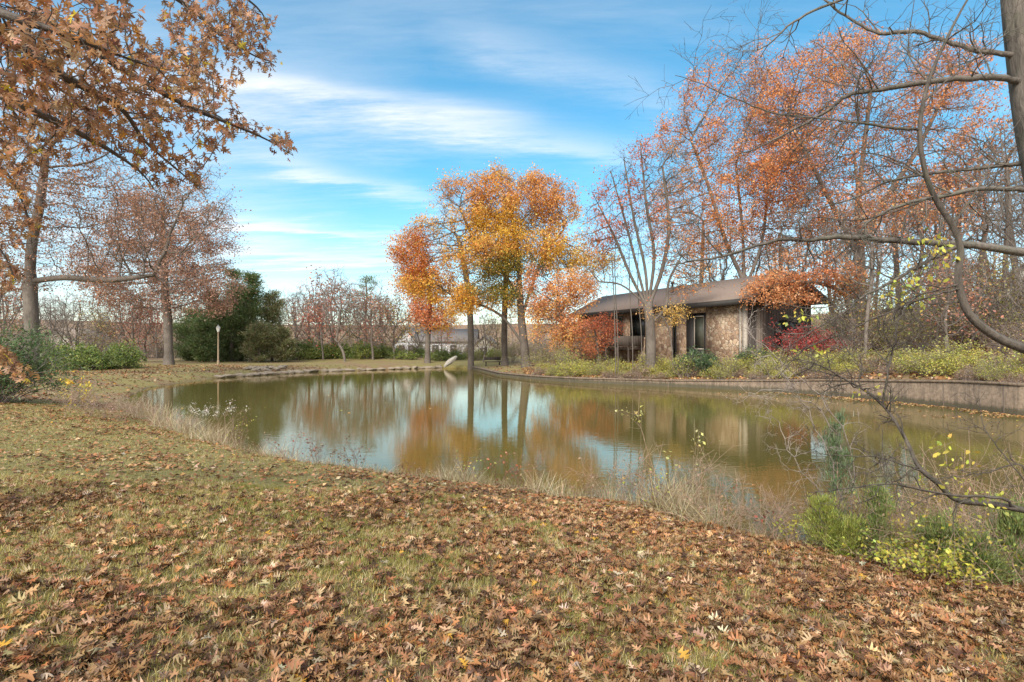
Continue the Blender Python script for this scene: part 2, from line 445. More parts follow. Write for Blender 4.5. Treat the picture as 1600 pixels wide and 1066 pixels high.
# ------------------------------------------------------------------ branch skeletons
class Skel:
    def __init__(s): s.p, s.par, s.r = [], [], []
    def add(s, p, par, r=None):
        s.p.append(np.asarray(p, float)); s.par.append(par); s.r.append(r); return len(s.p) - 1
    def line(s, pts, r0, r1, par=-1, sub=3, wob=0.0):
        """a smooth polyline (Catmull-Rom) with tapering radius; returns node indices"""
        pts = [np.asarray(q, float) for q in pts]
        if par >= 0: pts = [s.p[par]] + pts
        q = [2 * pts[0] - pts[1]] + pts + [2 * pts[-1] - pts[-2]]
        out = []; n = (len(pts) - 1) * sub; k = 0
        for i in range(1, len(q) - 2):
            for j in range(sub):
                u = j / sub
                a, b, c, d = q[i - 1:i + 3]
                x = 0.5 * ((2 * b) + (c - a) * u + (2 * a - 5 * b + 4 * c - d) * u * u + (3 * b - a - 3 * c + d) * u ** 3)
                if k or par < 0:
                    out.append(s.add(x + (rng.normal(size=3) * wob if k else 0), out[-1] if out else par, r0 + (r1 - r0) * k / n))
                k += 1
        out.append(s.add(pts[-1], out[-1] if out else par, r1))
        return out
    def wander(s, par, d, length, r0, r1, nseg, wob=0.25, droop=0.0, up=0.0):
        p = s.p[par]; d = norm(np.asarray(d, float)); out = []; last = par
        for i in range(nseg):
            d = norm(d + rng.normal(size=3) * wob + np.array((0, 0, up - droop)) / nseg)
            p = p + d * length / nseg
            last = s.add(p, last, r0 + (r1 - r0) * (i + 1) / nseg); out.append(last)
        return out
    def sprout(s, ids, n, lmin, lmax, rr, depth=1, wob=0.22, spread=0.9, up=0.0, nseg=5, flat=0.0, rmin=0.0015, start=0.15):
        """side twigs along the listed nodes, recursive; returns new node ids"""
        new = []
        if len(ids) < 3: return new
        for _ in range(n):
            k = int(rng.uniform(start, 1.0) * (len(ids) - 1)); i = ids[k]; j = s.par[i]
            if j < 0: continue
            d = norm(s.p[i] - s.p[j]); a = rng.normal(size=3); a[1] *= (1 - flat); a = norm(a - d * (a @ d))
            L = rng.uniform(lmin, lmax); r = min(s.r[i] * 0.7, rr)
            seg = s.wander(i, d * rng.uniform(.3, 1.0) + a * spread, L, r, max(r * .35, rmin), nseg, wob, up=up)
            new += seg
            if depth > 1: new += s.sprout(seg, max(2, int(n * .35)) if n > 6 else 3, lmin * .45, lmax * .45, rr * .55, depth - 1, wob, spread, up, max(3, nseg - 1), flat, rmin)
        return new
def tubes(P_, par, r, sides_fn=None, thick=1.0):
    """every parent-child link as a tapered ring pair; vectorised; returns V, faces"""
    P_ = np.asarray(P_); par = np.asarray(par); r = np.asarray(r, float) * thick
    ch = np.nonzero(par >= 0)[0]; pa = par[ch]
    ed = norm(P_[ch] - P_[pa])
    # main child: thickest
    main = np.full(len(P_), -1); order = ch[np.argsort(r[ch])]
    main[par[order]] = order
    nd = np.zeros_like(P_); nd[ch] = ed
    has = main >= 0
    outd = np.zeros_like(P_); outd[has] = norm(P_[main[has]] - P_[has])
    nodedir = norm(nd + outd)
    ismain = main[pa] == ch
    dirA = np.where(ismain[:, None], nodedir[pa], ed); dirB = nodedir[ch]
    rA = np.where(ismain, r[pa], np.minimum(r[ch] * 1.25, r[pa])); rB = r[ch]
    ref = np.zeros_like(ed); ref[np.arange(len(ed)), np.argmin(np.abs(ed), axis=1)] = 1.0
    V, F, off = [], [], 0
    for sides, lo, hi in ((3, -1, .012), (4, .012, .05), (7, .05, .16), (12, .16, 1e9)):
        if sides_fn: sides = sides_fn(sides)
        q = np.nonzero((np.maximum(rA, rB) > lo) & (np.maximum(rA, rB) <= hi))[0]
        if not len(q): continue
        ang = np.linspace(0, 2 * np.pi, sides, endpoint=False)
        rings = []
        for pos, d, rad in ((P_[pa[q]], dirA[q], rA[q]), (P_[ch[q]], dirB[q], rB[q])):
            u = norm(np.cross(d, ref[q])); w = np.cross(d, u)
            rings.append(pos[:, None] + (u[:, None] * np.cos(ang)[None, :, None] + w[:, None] * np.sin(ang)[None, :, None]) * rad[:, None, None])
        v = np.concatenate(rings, axis=1)                   # n, 2s, 3
        k = np.arange(sides); f = np.stack([k, (k + 1) % sides, (k + 1) % sides + sides, k + sides], -1)
        F.append((f[None] + (np.arange(len(q)) * 2 * sides)[:, None, None] + off).reshape(-1, 4))
        V.append(v.reshape(-1, 3)); off += len(q) * 2 * sides
    return np.concatenate(V), np.concatenate(F)
def colonize(p, par, att, step, kill, maxit=160, bias=(0, 0, 0.05), infl=1e9):
    p = [np.asarray(q, float) for q in p]; par = list(par); kids = [0] * len(p)
    for q in par:
        if q >= 0: kids[q] += 1
    A = np.asarray(att); N = np.array(p)
    D = np.linalg.norm(A[:, None] - N[None], axis=2); ni = D.argmin(1); ndist = D.min(1)
    bias = np.array(bias)
    for it in range(maxit):
        if not len(A): break
        act = ndist < infl
        if not act.any(): break
        acc = np.zeros((len(p), 3)); PN = np.array(p)
        np.add.at(acc, ni[act], norm(A[act] - PN[ni[act]]))
        g = [i for i in np.unique(ni[act]) if kids[i] < 3 and np.linalg.norm(acc[i]) > 1e-6]
        if not g: break
        newp = []
        for i in g:
            d = acc[i] / np.linalg.norm(acc[i]) + bias + rng.normal(size=3) * 0.16
            newp.append(p[i] + step * d / np.linalg.norm(d)); kids[i] += 1
        base = len(p); p += newp; par += list(g); kids += [0] * len(g)
        NP = np.array(newp)
        D = np.linalg.norm(A[:, None] - NP[None], axis=2); j = D.argmin(1); dm = D.min(1)
        up = dm < ndist; ni[up] = base + j[up]; ndist[up] = dm[up]
        keep = ndist > kill
        A, ni, ndist = A[keep], ni[keep], ndist[keep]
    return np.array(p), np.array(par)
def pipe_radii(par, tip, base, e=2.2):
    n = len(par); acc = np.zeros(n); r = np.zeros(n)
    for i in range(n - 1, -1, -1):
        r[i] = acc[i] ** (1 / e) if acc[i] > 0 else 1.0
        if par[i] >= 0: acc[par[i]] += r[i] ** e + 0.12
    g = math.log(base / tip) / math.log(max(r.max(), 1.5))
    return tip * r ** g
def blob_points(blobs, Y, n, depth=0.8):
    """blobs in picture units at distance Y: (px, py, rx, ry, weight) -> points in real space"""
    w = np.array([b[4] if len(b) > 4 else b[2] * b[3] for b in blobs], float); w /= w.sum()
    k = rng.choice(len(blobs), n, p=w)
    d = norm(rng.normal(size=(n, 3))) * (rng.uniform(0.0, 1, (n, 1)) ** 0.42)
    B = np.array([b[:4] for b in blobs], float)[k]
    x = (B[:, 0] - 800) / FPX * Y + d[:, 0] * B[:, 2] / FPX * Y
    y = Y + d[:, 1] * (B[:, 2] + B[:, 3]) * .5 / FPX * Y * depth
    z = CAMZ - (B[:, 1] - HOR) / FPX * Y + d[:, 2] * B[:, 3] / FPX * Y
    return np.stack([x, y, z], -1)
def twigs_on(p, par, sel, n, length, seed_dir=None):
    """two-segment twigs added at the selected nodes"""
    k = np.repeat(sel, n); base = len(p)
    d = norm(p[k] - p[np.maximum(par[k], 0)] + rng.normal(size=(len(k), 3)) * 0.75)
    L = length * rng.uniform(.5, 1.2, (len(k), 1))
    a = p[k] + d * L * .5; b_ = a + norm(d + rng.normal(size=d.shape) * .45) * L * .5
    p2 = np.concatenate([p, a, b_]); par2 = np.concatenate([par, k, base + np.arange(len(k))])
    return p2, par2
def tree(name, label, cat, Y, trunk, rbase, blobs, natt=700, step=0.55, kill=1.0, tip=0.012, twig=(2, 1.0), bark=None, dens=1.0,
         leaves=None, group=None, limbs=(), depth=0.8, trunk_px=True, bias=(0, 0, .05), e=2.2, hgt=None):
    """trunk: picture points (px, py) at distance Y or (px, py, Y); limbs: lists of the same, starting on the trunk.
       leaves: dict(n per node, spread, size, cols, w, where=blobs or None)"""
    def Q(q): return P(q[0], q[1], q[2] if len(q) > 2 else Y)
    tp = [Q(q) for q in trunk]; tp[0][2] = gz(tp[0][0], tp[0][1]) - 0.15
    base = tp[0] + np.array((0, 0, .15))
    s = Skel(); ids = s.line(tp, 1, 1, sub=4)
    for lb in limbs:
        lp = [Q(q) for q in lb]
        k = min(ids, key=lambda i: np.linalg.norm(s.p[i] - lp[0]))
        s.line(lp[1:], 1, 1, par=k, sub=4)
    natt = int(natt * 2.0); kill *= .72; step *= .85; tip *= .75
    att = blob_points(blobs, Y, natt, depth)
    p, par = colonize(s.p, s.par, att, step, kill, bias=bias)
    # children lists for finding thin nodes
    cnt = np.bincount(par[par >= 0], minlength=len(p))
    r0 = pipe_radii(par, 1.0, 100.0, e)
    thin = np.nonzero((r0 < 4.5) & (par >= 0))[0]
    leafy_nodes = p[thin]
    n_skel = len(p)
    if twig[0]:
        p, par = twigs_on(p, par, thin, twig[0], twig[1])
        k2 = np.arange(n_skel, len(p)); k2 = k2[rng.random(len(k2)) < .6]
        p, par = twigs_on(p, par, k2, 1, twig[1] * .6)
    r = pipe_radii(par, tip, rbase, e)
    r[len(ids):] *= .74
    flare = np.clip(1 - (p[:, 2] - base[2]) / (rbase * 3.0), 0, 1); onbase = np.hypot(p[:, 0] - base[0], p[:, 1] - base[1]) < rbase * 3
    r = r * (1 + 0.45 * flare ** 2 * onbase)
    V, F = tubes(p, par, r)
    root = empty(name, base); tag(root, label, cat, group)
    mk('trunk', V - base, F, bark or M_bark_grey, root, smooth=True)
    if leaves:
        cand = np.concatenate([leafy_nodes, p[n_skel:]]) if twig[0] else leafy_nodes
        lv = leaves
        if lv.get('where'):
            m_ = np.zeros(len(cand), bool)
            for b in lv['where']:
                c = P(b[0], b[1], Y); rx, ry = b[2] / FPX * Y, b[3] / FPX * Y
                m_ |= (((cand[:, 0] - c[0]) / rx) ** 2 + ((cand[:, 2] - c[2]) / ry) ** 2) < 1
            cand = cand[m_]
        if lv.get('frac', 1) < 1: 
            # leaves drop in clumps: keep by noise, not by chance alone
            nz = vnoise(cand[:, 0] * .8 + 5, cand[:, 2] * .8 + cand[:, 1] * .6, 77) + .5 * vnoise(cand[:, 0] * 1.9 + 5, cand[:, 2] * 1.9 - cand[:, 1] * 1.3, 78)
            thr = np.quantile(nz, 1 - lv['frac']); cand = cand[nz > thr]
        n = int(lv['n'] * 2.3); k = np.repeat(np.arange(len(cand)), n)
        pos = cand[k] + rng.normal(size=(len(k), 3)) * lv.get('spread', .3) * .72 * np.array((1, 1, .75))
        pos = pos[rng.random(len(pos)) < lv.get('keep', 1) * .62]
        nzc = vnoise(pos[:, 0] * .45, pos[:, 2] * .5 + pos[:, 1] * .3, 5)
        cols = np.array(lv['cols'], float); w = np.array(lv.get('w', [1] * len(cols)), float)
        q = np.clip(nzc * 1.5 - .25 + rng.normal(0, .16, len(pos)), 0, .999)
        cw = np.cumsum(w) / w.sum(); ci = np.searchsorted(cw, q)
        col = cols[np.minimum(ci, len(cols) - 1)] * np.exp(rng.normal(0.06, .2, (len(pos), 1)))
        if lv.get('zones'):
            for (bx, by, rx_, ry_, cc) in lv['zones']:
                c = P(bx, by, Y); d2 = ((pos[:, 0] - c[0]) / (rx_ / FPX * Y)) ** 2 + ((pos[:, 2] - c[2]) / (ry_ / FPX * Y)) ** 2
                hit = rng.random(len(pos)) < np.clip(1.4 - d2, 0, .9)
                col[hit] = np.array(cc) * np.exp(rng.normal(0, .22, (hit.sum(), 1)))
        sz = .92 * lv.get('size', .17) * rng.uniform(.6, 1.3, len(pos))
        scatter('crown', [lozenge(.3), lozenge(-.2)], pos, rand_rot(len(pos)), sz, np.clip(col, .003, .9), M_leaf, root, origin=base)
        print('TREE', label[:30], len(p), len(pos))
    return root

# ------------------------------------------------------------------ solids
class MB:
    def __init__(s): s.v, s.f = [], {}
    def poly(s, pts):
        b = len(s.v); s.v += [tuple(map(float, p)) for p in pts]; s.f.setdefault(len(pts), []).append(tuple(range(b, b + len(pts)))); return s
    def hexa(s, c):
        """8 corners: bottom ring 0-3, top ring 4-7"""
        b = len(s.v); s.v += [tuple(map(float, p)) for p in c]
        s.f.setdefault(4, []).extend([tuple(b + i for i in q) for q in ((3, 2, 1, 0), (4, 5, 6, 7), (0, 1, 5, 4), (1, 2, 6, 5), (2, 3, 7, 6), (3, 0, 4, 7))]); return s
    def box(s, x0, x1, y0, y1, z0, z1):
        return s.hexa([(x0, y0, z0), (x1, y0, z0), (x1, y1, z0), (x0, y1, z0), (x0, y0, z1), (x1, y0, z1), (x1, y1, z1), (x0, y1, z1)])
    def lathe(s, prof, n=12, x=0, y=0):
        for (r0, z0), (r1, z1) in zip(prof[:-1], prof[1:]):
            for i in range(n):
                a, b_ = 2 * math.pi * i / n, 2 * math.pi * (i + 1) / n
                s.poly([(x + r0 * math.cos(a), y + r0 * math.sin(a), z0), (x + r0 * math.cos(b_), y + r0 * math.sin(b_), z0),
                        (x + r1 * math.cos(b_), y + r1 * math.sin(b_), z1), (x + r1 * math.cos(a), y + r1 * math.sin(a), z1)])
        return s
    def build(s, name, mat, parent=None, smooth=False):
        return mk(name, np.array(s.v), [np.array(f) for f in s.f.values()], mat, parent, smooth=smooth)

# --- stone, siding, roof materials
m, nt, out = newmat('field_stone'); t = NT(nt); v = t.vec()
vd = t.node('ShaderNodeVectorMath', operation='MULTIPLY_ADD'); vd.inputs[1].default_value = (.22, .22, .22); t.l.new(v, vd.inputs[2])
nd_ = t.noise(v, 3.0, 3); t.l.new(nd_.outputs['Color'], vd.inputs[0])
vo = t.node('ShaderNodeTexVoronoi', {'Scale': 3.6}); t.l.new(vd.outputs[0], vo.inputs['Vector'])
ve = t.node('ShaderNodeTexVoronoi', {'Scale': 3.6}, feature='DISTANCE_TO_EDGE'); t.l.new(vd.outputs[0], ve.inputs['Vector'])
sc = t.node('ShaderNodeSeparateColor'); t.l.new(vo.outputs['Color'], sc.inputs[0])
c = t.ramp(sc.outputs[0], [(0.0, (0.16, 0.08, 0.045)), (0.3, (0.36, 0.22, 0.13)), (0.6, (0.52, 0.37, 0.24)), (0.85, (0.66, 0.53, 0.38)), (1.0, (0.26, 0.15, 0.09))])
c = t.mix(0.3, c, t.ramp(t.noise(v, 14, 5, .7).outputs[0], [(0.3, (0.16, 0.10, 0.07)), (0.7, (0.6, 0.48, 0.36))]))
c = t.mix(t.ramp(ve.outputs[0], [(0.0, 1.0), (0.05, 0.0)]), c, (0.26, 0.20, 0.15))
b = t.node('ShaderNodeBsdfPrincipled', {'Base Color': c, 'Roughness': 0.9, 'Normal': t.bump(t.ramp(ve.outputs[0], [(0, 0.0), (0.12, 1.0)]), 0.8, 0.05)})
t.l.new(b.outputs[0], out.inputs[0]); M_stone = m
def siding(name, ca, cb, w=5.0):
    m, nt, out = newmat(name); t = NT(nt); v = t.vec()
    n = t.noise(t.mapping(v, (w, w, .35)), 1.6, 6, .7)
    c = t.ramp(n.outputs[0], [(0.3, ca), (0.7, cb)])
    wv = t.node('ShaderNodeTexWave', {'Scale': 1.1}, bands_direction='X'); t.l.new(v, wv.inputs['Vector'])
    c = t.mix(t.ramp(wv.outputs[0], [(0.0, 0.75), (0.1, 0.0)]), c, (0.01, 0.008, 0.007))
    b = t.node('ShaderNodeBsdfPrincipled', {'Base Color': c, 'Roughness': 0.85}); t.l.new(b.outputs[0], out.inputs[0]); return m
M_darkwood = siding('weathered_siding', (0.030, 0.023, 0.020), (0.115, 0.095, 0.085))
M_tanwood = siding('tan_siding', (0.15, 0.12, 0.095), (0.30, 0.25, 0.205))
M_roof = plain_mat('asphalt_shingle', (0.20, 0.155, 0.13), 0.95, 0.25, 9, 0.5, stretch=(1, 3, 1))
M_fascia = plain_mat('dark_fascia', (0.022, 0.018, 0.016), 0.7, 0.3)
M_trim = plain_mat('weathered_trim', (0.42, 0.37, 0.31), 0.8, 0.25, 6)
M_white = plain_mat('white_siding', (0.74, 0.76, 0.78), 0.75, 0.06, 2)
M_cream = plain_mat('cream_siding', (0.55, 0.52, 0.44), 0.8, 0.1, 2)
M_greyroof = plain_mat('grey_shingle', (0.16, 0.145, 0.14), 0.95, 0.25, 5)
M_tanroof = plain_mat('tan_shingle', (0.27, 0.21, 0.17), 0.95, 0.25, 5)
m, nt, out = newmat('window_glass'); t = NT(nt)
b = t.node('ShaderNodeBsdfPrincipled', {'Base Color': (0.03, 0.035, 0.035), 'Roughness': 0.05, 'IOR': 1.5}); t.l.new(b.outputs[0], out.inputs[0]); M_glass = m
M_curtain = plain_mat('pale_blind', (0.085, 0.09, 0.07), 0.25, 0.3, 3)
m, nt, out = newmat('retaining_wall'); t = NT(nt); v = t.vec()
n1 = t.noise(t.mapping(v, (2.2, 2.2, .30)), 2.6, 6, .75, .3); n2 = t.noise(v, 9, 6, .7)
c = t.ramp(n2.outputs[0], [(0.3, (0.12, 0.088, 0.06)), (0.7, (0.27, 0.20, 0.145))])
c = t.mix(t.ramp(n1.outputs[0], [(0.47, 0.0), (0.66, 0.85)]), c, (0.07, 0.052, 0.038))
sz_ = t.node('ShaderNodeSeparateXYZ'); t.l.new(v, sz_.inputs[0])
waterline_shade = t.math('ADD', sz_.outputs[2], t.math('MULTIPLY', n1.outputs[0], -.35))  # dark band by height: waterline shadow and mud stain both painted into the colour
c = t.mix(t.ramp(waterline_shade, [(0.0, 0.8), (0.12, 0.0)]), c, (0.045, 0.042, 0.022))
b = t.node('ShaderNodeBsdfPrincipled', {'Base Color': c, 'Roughness': 0.9, 'Normal': t.bump(n2.outputs[0], .5, .02)}); t.l.new(b.outputs[0], out.inputs[0]); M_wall = m

# ------------------------------------------------------------------ retaining wall (panels butt end to end, cap a little proud)
wp = np.array(wall_pts)
L_ = np.concatenate(([0], np.cumsum(np.hypot(*np.diff(wp, axis=0).T))))
tt = np.arange(0, L_[-1], .6)
wx, wy = np.interp(tt, L_, wp[:, 0]), np.interp(tt, L_, wp[:, 1])
tg = norm(np.stack([np.gradient(wx), np.gradient(wy)], -1)); nrm = np.stack([-tg[:, 1], tg[:, 0]], -1)
if pond(wx[5] + nrm[5, 0], wy[5] + nrm[5, 1])[0] < 0: nrm = -nrm
root = empty('retaining_wall', (wx[0], wy[0], 0)); tag(root, 'low stained concrete retaining wall curving along the far right bank of the pond', 'wall')
O = np.array((wx[0], wy[0], 0))
def strip(profile, mat, name):
    """sweep a cross-section (offset from the water line into the bank, height above z=0 or relative to the top) along the wall"""
    V, F = [], []; m_ = len(profile)
    for k in range(len(tt)):
        zt = wall_top(wx[k])
        for (o_, z_, rel) in profile: V.append((wx[k] + nrm[k, 0] * o_ - O[0], wy[k] + nrm[k, 1] * o_ - O[1], zt + z_ if rel else z_))
    for k in range(len(tt) - 1):
        for q in range(m_): F.append((k * m_ + q, (k + 1) * m_ + q, (k + 1) * m_ + (q + 1) % m_, k * m_ + (q + 1) % m_))
    F.append(tuple(range(m_))); F.append(tuple((len(tt) - 1) * m_ + q for q in range(m_)))
    return mk(name, np.array(V), np.array(F), mat, root)
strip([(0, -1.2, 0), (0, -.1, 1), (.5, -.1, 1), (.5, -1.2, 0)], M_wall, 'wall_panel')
strip([(-.04, -.096, 1), (-.04, 0, 1), (.42, .004, 1), (.42, -.096, 1)], M_wall, 'wall_cap')
# upright joints
pil = MB()
for i in range(0, len(tt) - 1, 4):
    a = nrm[i]; tgi = tg[i]; z1 = wall_top(wx[i]) - .1
    p0 = np.array((wx[i], wy[i])) - O[:2]
    q = [p0 - a * .008 - tgi * .02, p0 - a * .008 + tgi * .02, p0 + a * .1 + tgi * .02, p0 + a * .1 - tgi * .02]
    z1 -= .004
    pil.hexa([(*k, -1.0) for k in q] + [(*k, z1) for k in q])
pil.build('wall_post', plain_mat('wall_post', (0.13, 0.10, 0.08), .9, .3), root)

# ------------------------------------------------------------------ the stone house by the pond
HA = np.array((15.9, 37.0)); hz = 1.15
house = empty('house', (HA[0], HA[1], hz), math.atan2(.45, .89))
tag(house, 'low brown stone and dark wood house with a long shingle roof above the retaining wall', 'house')
ux, uy = -.4512, .8924
def yf(px):
    k = (px - 800) / FPX
    return (HA[0] - k * HA[1]) / (k * uy - ux)
HL, HW, HE = yf(905), 6.9, 4.75
def zat(px, py):
    y = yf(px); Y = HA[1] + uy * y
    return CAMZ - (py - HOR) / FPX * Y - hz
w_ = MB()
for a, b_ in ((1165, 1103), (1072, 1057), (1051, 1008), (985, 973), (960, 905)):
    w_.box(0, .3, max(yf(a), .32), yf(b_), -1.2, HE)
w_.box(.02, .3, yf(1103), yf(1072), 3.9, HE)
w_.box(.02, .3, yf(1008), yf(985), -1.2, 2.2); w_.box(.02, .3, yf(1008), yf(985), 4.1, HE)
w_.box(.02, .3, yf(973), yf(960), -1.2, 2.0); w_.box(.02, .3, yf(973), yf(960), 4.1, HE)
w_.build('stone_wall', M_stone, house)
dk = MB(); dk.box(.30, .42, .3, HL, -1.2, HE - .01); dk.build('wood_wall', M_fascia, house)
g_ = MB(); RZ = 1.65; OV = .75
g_.box(.3, HW, .0, .3, -1.2, HE); g_.hexa([(.0, .0, HE), (HW, .0, HE), (HW, .3, HE), (.0, .3, HE), (HW / 2 - .01, .0, HE + RZ), (HW / 2 + .01, .0, HE + RZ), (HW / 2 + .01, .3, HE + RZ), (HW / 2 - .01, .3, HE + RZ)])
g_.box(HW - .3, HW, .3, HL, -1.2, HE); g_.box(0.0, HW, HL, HL + .3, -1.2, HE)
g_.build('gable_wall', M_darkwood, house)
pn = MB(); pn.box(1.05, 1.95, -.04, -.004, -1.2, 4.1); pn.build('siding_panel', M_tanwood, house)
for (x0, x1) in ((3.0, 4.1), (4.5, 5.6)):
    fr = MB(); z0, z1 = 1.4, 3.2
    fr.box(x0, x1, -.06, -.003, z0 - .08, z0).box(x0, x1, -.06, -.003, z1, z1 + .08).box(x0 - .08, x0, -.06, -.003, z0 - .08, z1 + .08).box(x1, x1 + .08, -.06, -.003, z0 - .08, z1 + .08)
    f = fr.build('window', M_fascia, house); MB().box(x0, x1, -.03, -.006, z0, z1).build('pane', M_glass, f)
cp = MB(); cp.box(-.03, .25, .0, .28, -1.2, HE - .02); cp.build('corner_post', M_trim, house)
cp = MB(); cp.box(-.09, -.004, yf(1158.5), yf(1156), -1.2, HE - .02); cp.build('downspout', M_trim, house)
# entry with tall window
e0, e1 = yf(1103), yf(1072)
en = MB(); en.box(.02, .14, e0, e0 + .22, -1.2, 3.9).box(.02, .14, e1 - .75, e1, -1.2, 3.9).box(.04, .10, e0 + .22, e1 - .75, .2, 1.15); en.build('entry_frame', M_fascia, house)
wd = MB(); wd.box(.05, .12, e0 + .22, e1 - .75, 1.15, 1.23).box(.05, .12, e0 + .22, e1 - .75, 3.6, 3.68).box(.05, .12, e0 + .22, e0 + .28, 1.2, 3.65).box(.05, .12, e1 - .81, e1 - .75, 1.2, 3.65)
f = wd.build('window', M_trim, house); MB().box(.17, .2, e0 + .22, e1 - .75, 1.23, 3.6).build('pane', M_curtain, f)
dr = MB().box(.15, .2, e0 + .22, e1 - .75, -1.2, 1.15).build('door', plain_mat('dark_red_door', (0.06, 0.025, 0.02), .5, .2), house)
for (a, b_, z0, z1, mat_) in ((1008, 985, 2.2, 4.1, M_glass), (973, 960, 2.0, 4.1, M_curtain), (1057, 1051, -1, 4.4, M_glass)):
    y0, y1 = yf(a), yf(b_)
    fr = MB(); fr.box(-.03, .1, y0, y0 + .09, z0, z1).box(-.03, .1, y1 - .09, y1, z0, z1).box(-.03, .1, y0 + .09, y1 - .09, z1 - .09, z1).box(-.03, .1, y0 + .09, y1 - .09, z0, z0 + .09)
    f = fr.build('window', M_fascia, house); MB().box(.12, .16, y0 + .09, y1 - .09, z0 + .09, z1 - .09).build('pane', mat_, f)
bl = MB(); y0, y1 = yf(1006), yf(950)
bl.box(-1.6, -1.45, y0, y1, 1.35, 2.25).box(-1.45, -.01, y0, y0 + .12, 1.35, 2.25).box(-1.45, -.01, y1 - .12, y1, 1.35, 2.25).box(-1.45, -.01, y0 + .12, y1 - .12, 1.1, 1.3)
for k in range(4): yy_ = y0 + .1 + (y1 - y0 - .3) * k / 3; bl.box(-1.58, -1.46, yy_, yy_ + .12, -1.2, 1.35)
bl.build('balcony', siding('deck_wood', (0.07, 0.055, 0.045), (0.17, 0.135, 0.11)), house)
def roof_slab(name, y0, y1, x_e, z_e, x_r, z_r, th=.14, dz=0):
    s = MB(); s.hexa([(x_e, y0, z_e - th), (x_e, y1, z_e - th), (x_r, y1, z_r - th), (x_r, y0, z_r - th), (x_e, y0, z_e), (x_e, y1, z_e), (x_r, y1, z_r), (x_r, y0, z_r)][::1]); return s
sl = RZ / (HW / 2)
rf = roof_slab('r', -1.1, HL + .8, -OV, HE - OV * sl + .22, HW / 2, HE + RZ + .22)
rb = roof_slab('r', -1.1, HL + .8, HW + OV, HE - OV * sl + .22, HW / 2 + .002, HE + RZ + .22)
r1 = rf.build('roof', M_roof, house); rb.build('roof', M_roof, house)
fs = MB(); fs.box(-OV - .03, -OV - .003, -1.1, HL + .8, HE - OV * sl - .18, HE - OV * sl + .2)
fs.box(-OV, 0.0, -1.0, HL + .7, HE - OV * sl - .12, HE - OV * sl - .06)
for sx in (1, -1):
    xe = -OV if sx > 0 else HW + OV; zr = HE + RZ; ze = HE - OV * sl
    fs.hexa([(xe, -1.16, ze - .22), (HW / 2, -1.16, zr - .22), (HW / 2, -1.104, zr - .22), (xe, -1.104, ze - .22), (xe, -1.16, ze + .23), (HW / 2, -1.16, zr + .23), (HW / 2, -1.104, zr + .23), (xe, -1.104, ze + .23)])
fs.build('fascia', M_fascia, house)
vt = MB().lathe([(.09, HE + 1.2), (.09, HE + 1.9), (.16, HE + 1.9), (.16, HE + 2.0), (0.001, HE + 2.05)], 8, 1.9, 9.0); vt.build('roof_vent', M_fascia, house)

# ------------------------------------------------------------------ far houses
def simple_house(label, px0, px1, Y, base_py, eave_py, ridge_py, wallm, roofm, rz=0.0, depth=9.0, gable_front=False, wins=()):
    c = P((px0 + px1) / 2, HOR, Y); w = (px1 - px0) / FPX * Y
    z0 = CAMZ - (base_py - HOR) / FPX * Y; ze = CAMZ - (eave_py - HOR) / FPX * Y - z0; zr = CAMZ - (ridge_py - HOR) / FPX * Y - z0
    h = empty('house', (c[0], Y, z0), rz); tag(h, label, 'house', 'houses beyond the trees')
    b_ = MB(); b_.box(-w / 2, w / 2, 0, depth, -4, ze)
    if gable_front:
        b_.hexa([(-w / 2, 0, ze), (w / 2, 0, ze), (w / 2, depth, ze), (-w / 2, depth, ze), (-.01, 0, zr), (.01, 0, zr), (.01, depth, zr), (-.01, depth, zr)])
        r_ = MB()
        for s_ in (-1, 1):
            ex = s_ * (w / 2 + .5); ez = ze - .5 * (zr - ze) / (w / 2)
            r_.hexa([(ex, -.5, ez + .02), (ex, depth + .5, ez + .02), (0, depth + .5, zr + .02), (0, -.5, zr + .02), (ex, -.5, ez + .24), (ex, depth + .5, ez + .24), (0, depth + .5, zr + .24), (0, -.5, zr + .24)])
    else:
        for sx in (-1, 1):
            b_.hexa([(sx * w / 2, 0, ze), (sx * (w / 2 - .2), 0, ze), (sx * (w / 2 - .2), depth, ze), (sx * w / 2, depth, ze), (sx * w / 2, depth / 2 - .01, zr), (sx * (w / 2 - .2), depth / 2 - .01, zr), (sx * (w / 2 - .2), depth / 2 + .01, zr), (sx * w / 2, depth / 2 + .01, zr)])
        r_ = MB(); k = (zr - ze) / (depth / 2)
        for y0, y1 in ((-.5, depth / 2), (depth + .5, depth / 2)):
            z_ = ze - .5 * k
            r_.hexa([(-w / 2 - .4, y0, z_ + .02), (w / 2 + .4, y0, z_ + .02), (w / 2 + .4, y1, zr + .02), (-w / 2 - .4, y1, zr + .02), (-w / 2 - .4, y0, z_ + .24), (w / 2 + .4, y0, z_ + .24), (w / 2 + .4, y1, zr + .24), (-w / 2 - .4, y1, zr + .24)])
    b_.build('wall', wallm, h); r_.build('roof', roofm, h)
    for (fx, fy, ww, hh) in wins:
        x = (fx - .5) * w; z = fy * ze
        fr = MB(); fr.box(x - ww / 2 - .1, x + ww / 2 + .1, -.06, -.004, z - .1, z + hh + .1); f = fr.build('window', M_white, h)
        MB().box(x - ww / 2, x + ww / 2, -.09, -.064, z, z + hh).build('pane', M_glass, f)
    return h
simple_house('white gabled house far behind the pond, left of the long grey roof', 616, 654, 98, 562, 536, 512, M_white, M_greyroof, 0.05, gable_front=True, wins=((.3, .35, 1.1, 1.5), (.7, .35, 1.1, 1.5)))
simple_house('long white house with a grey roof far behind the orange tree', 654, 742, 100, 562, 533, 515, M_white, M_greyroof, 0.0, wins=((.3, .35, 1.2, 1.5), (.62, .35, 1.2, 1.5), (.9, .35, 1.2, 1.5)))
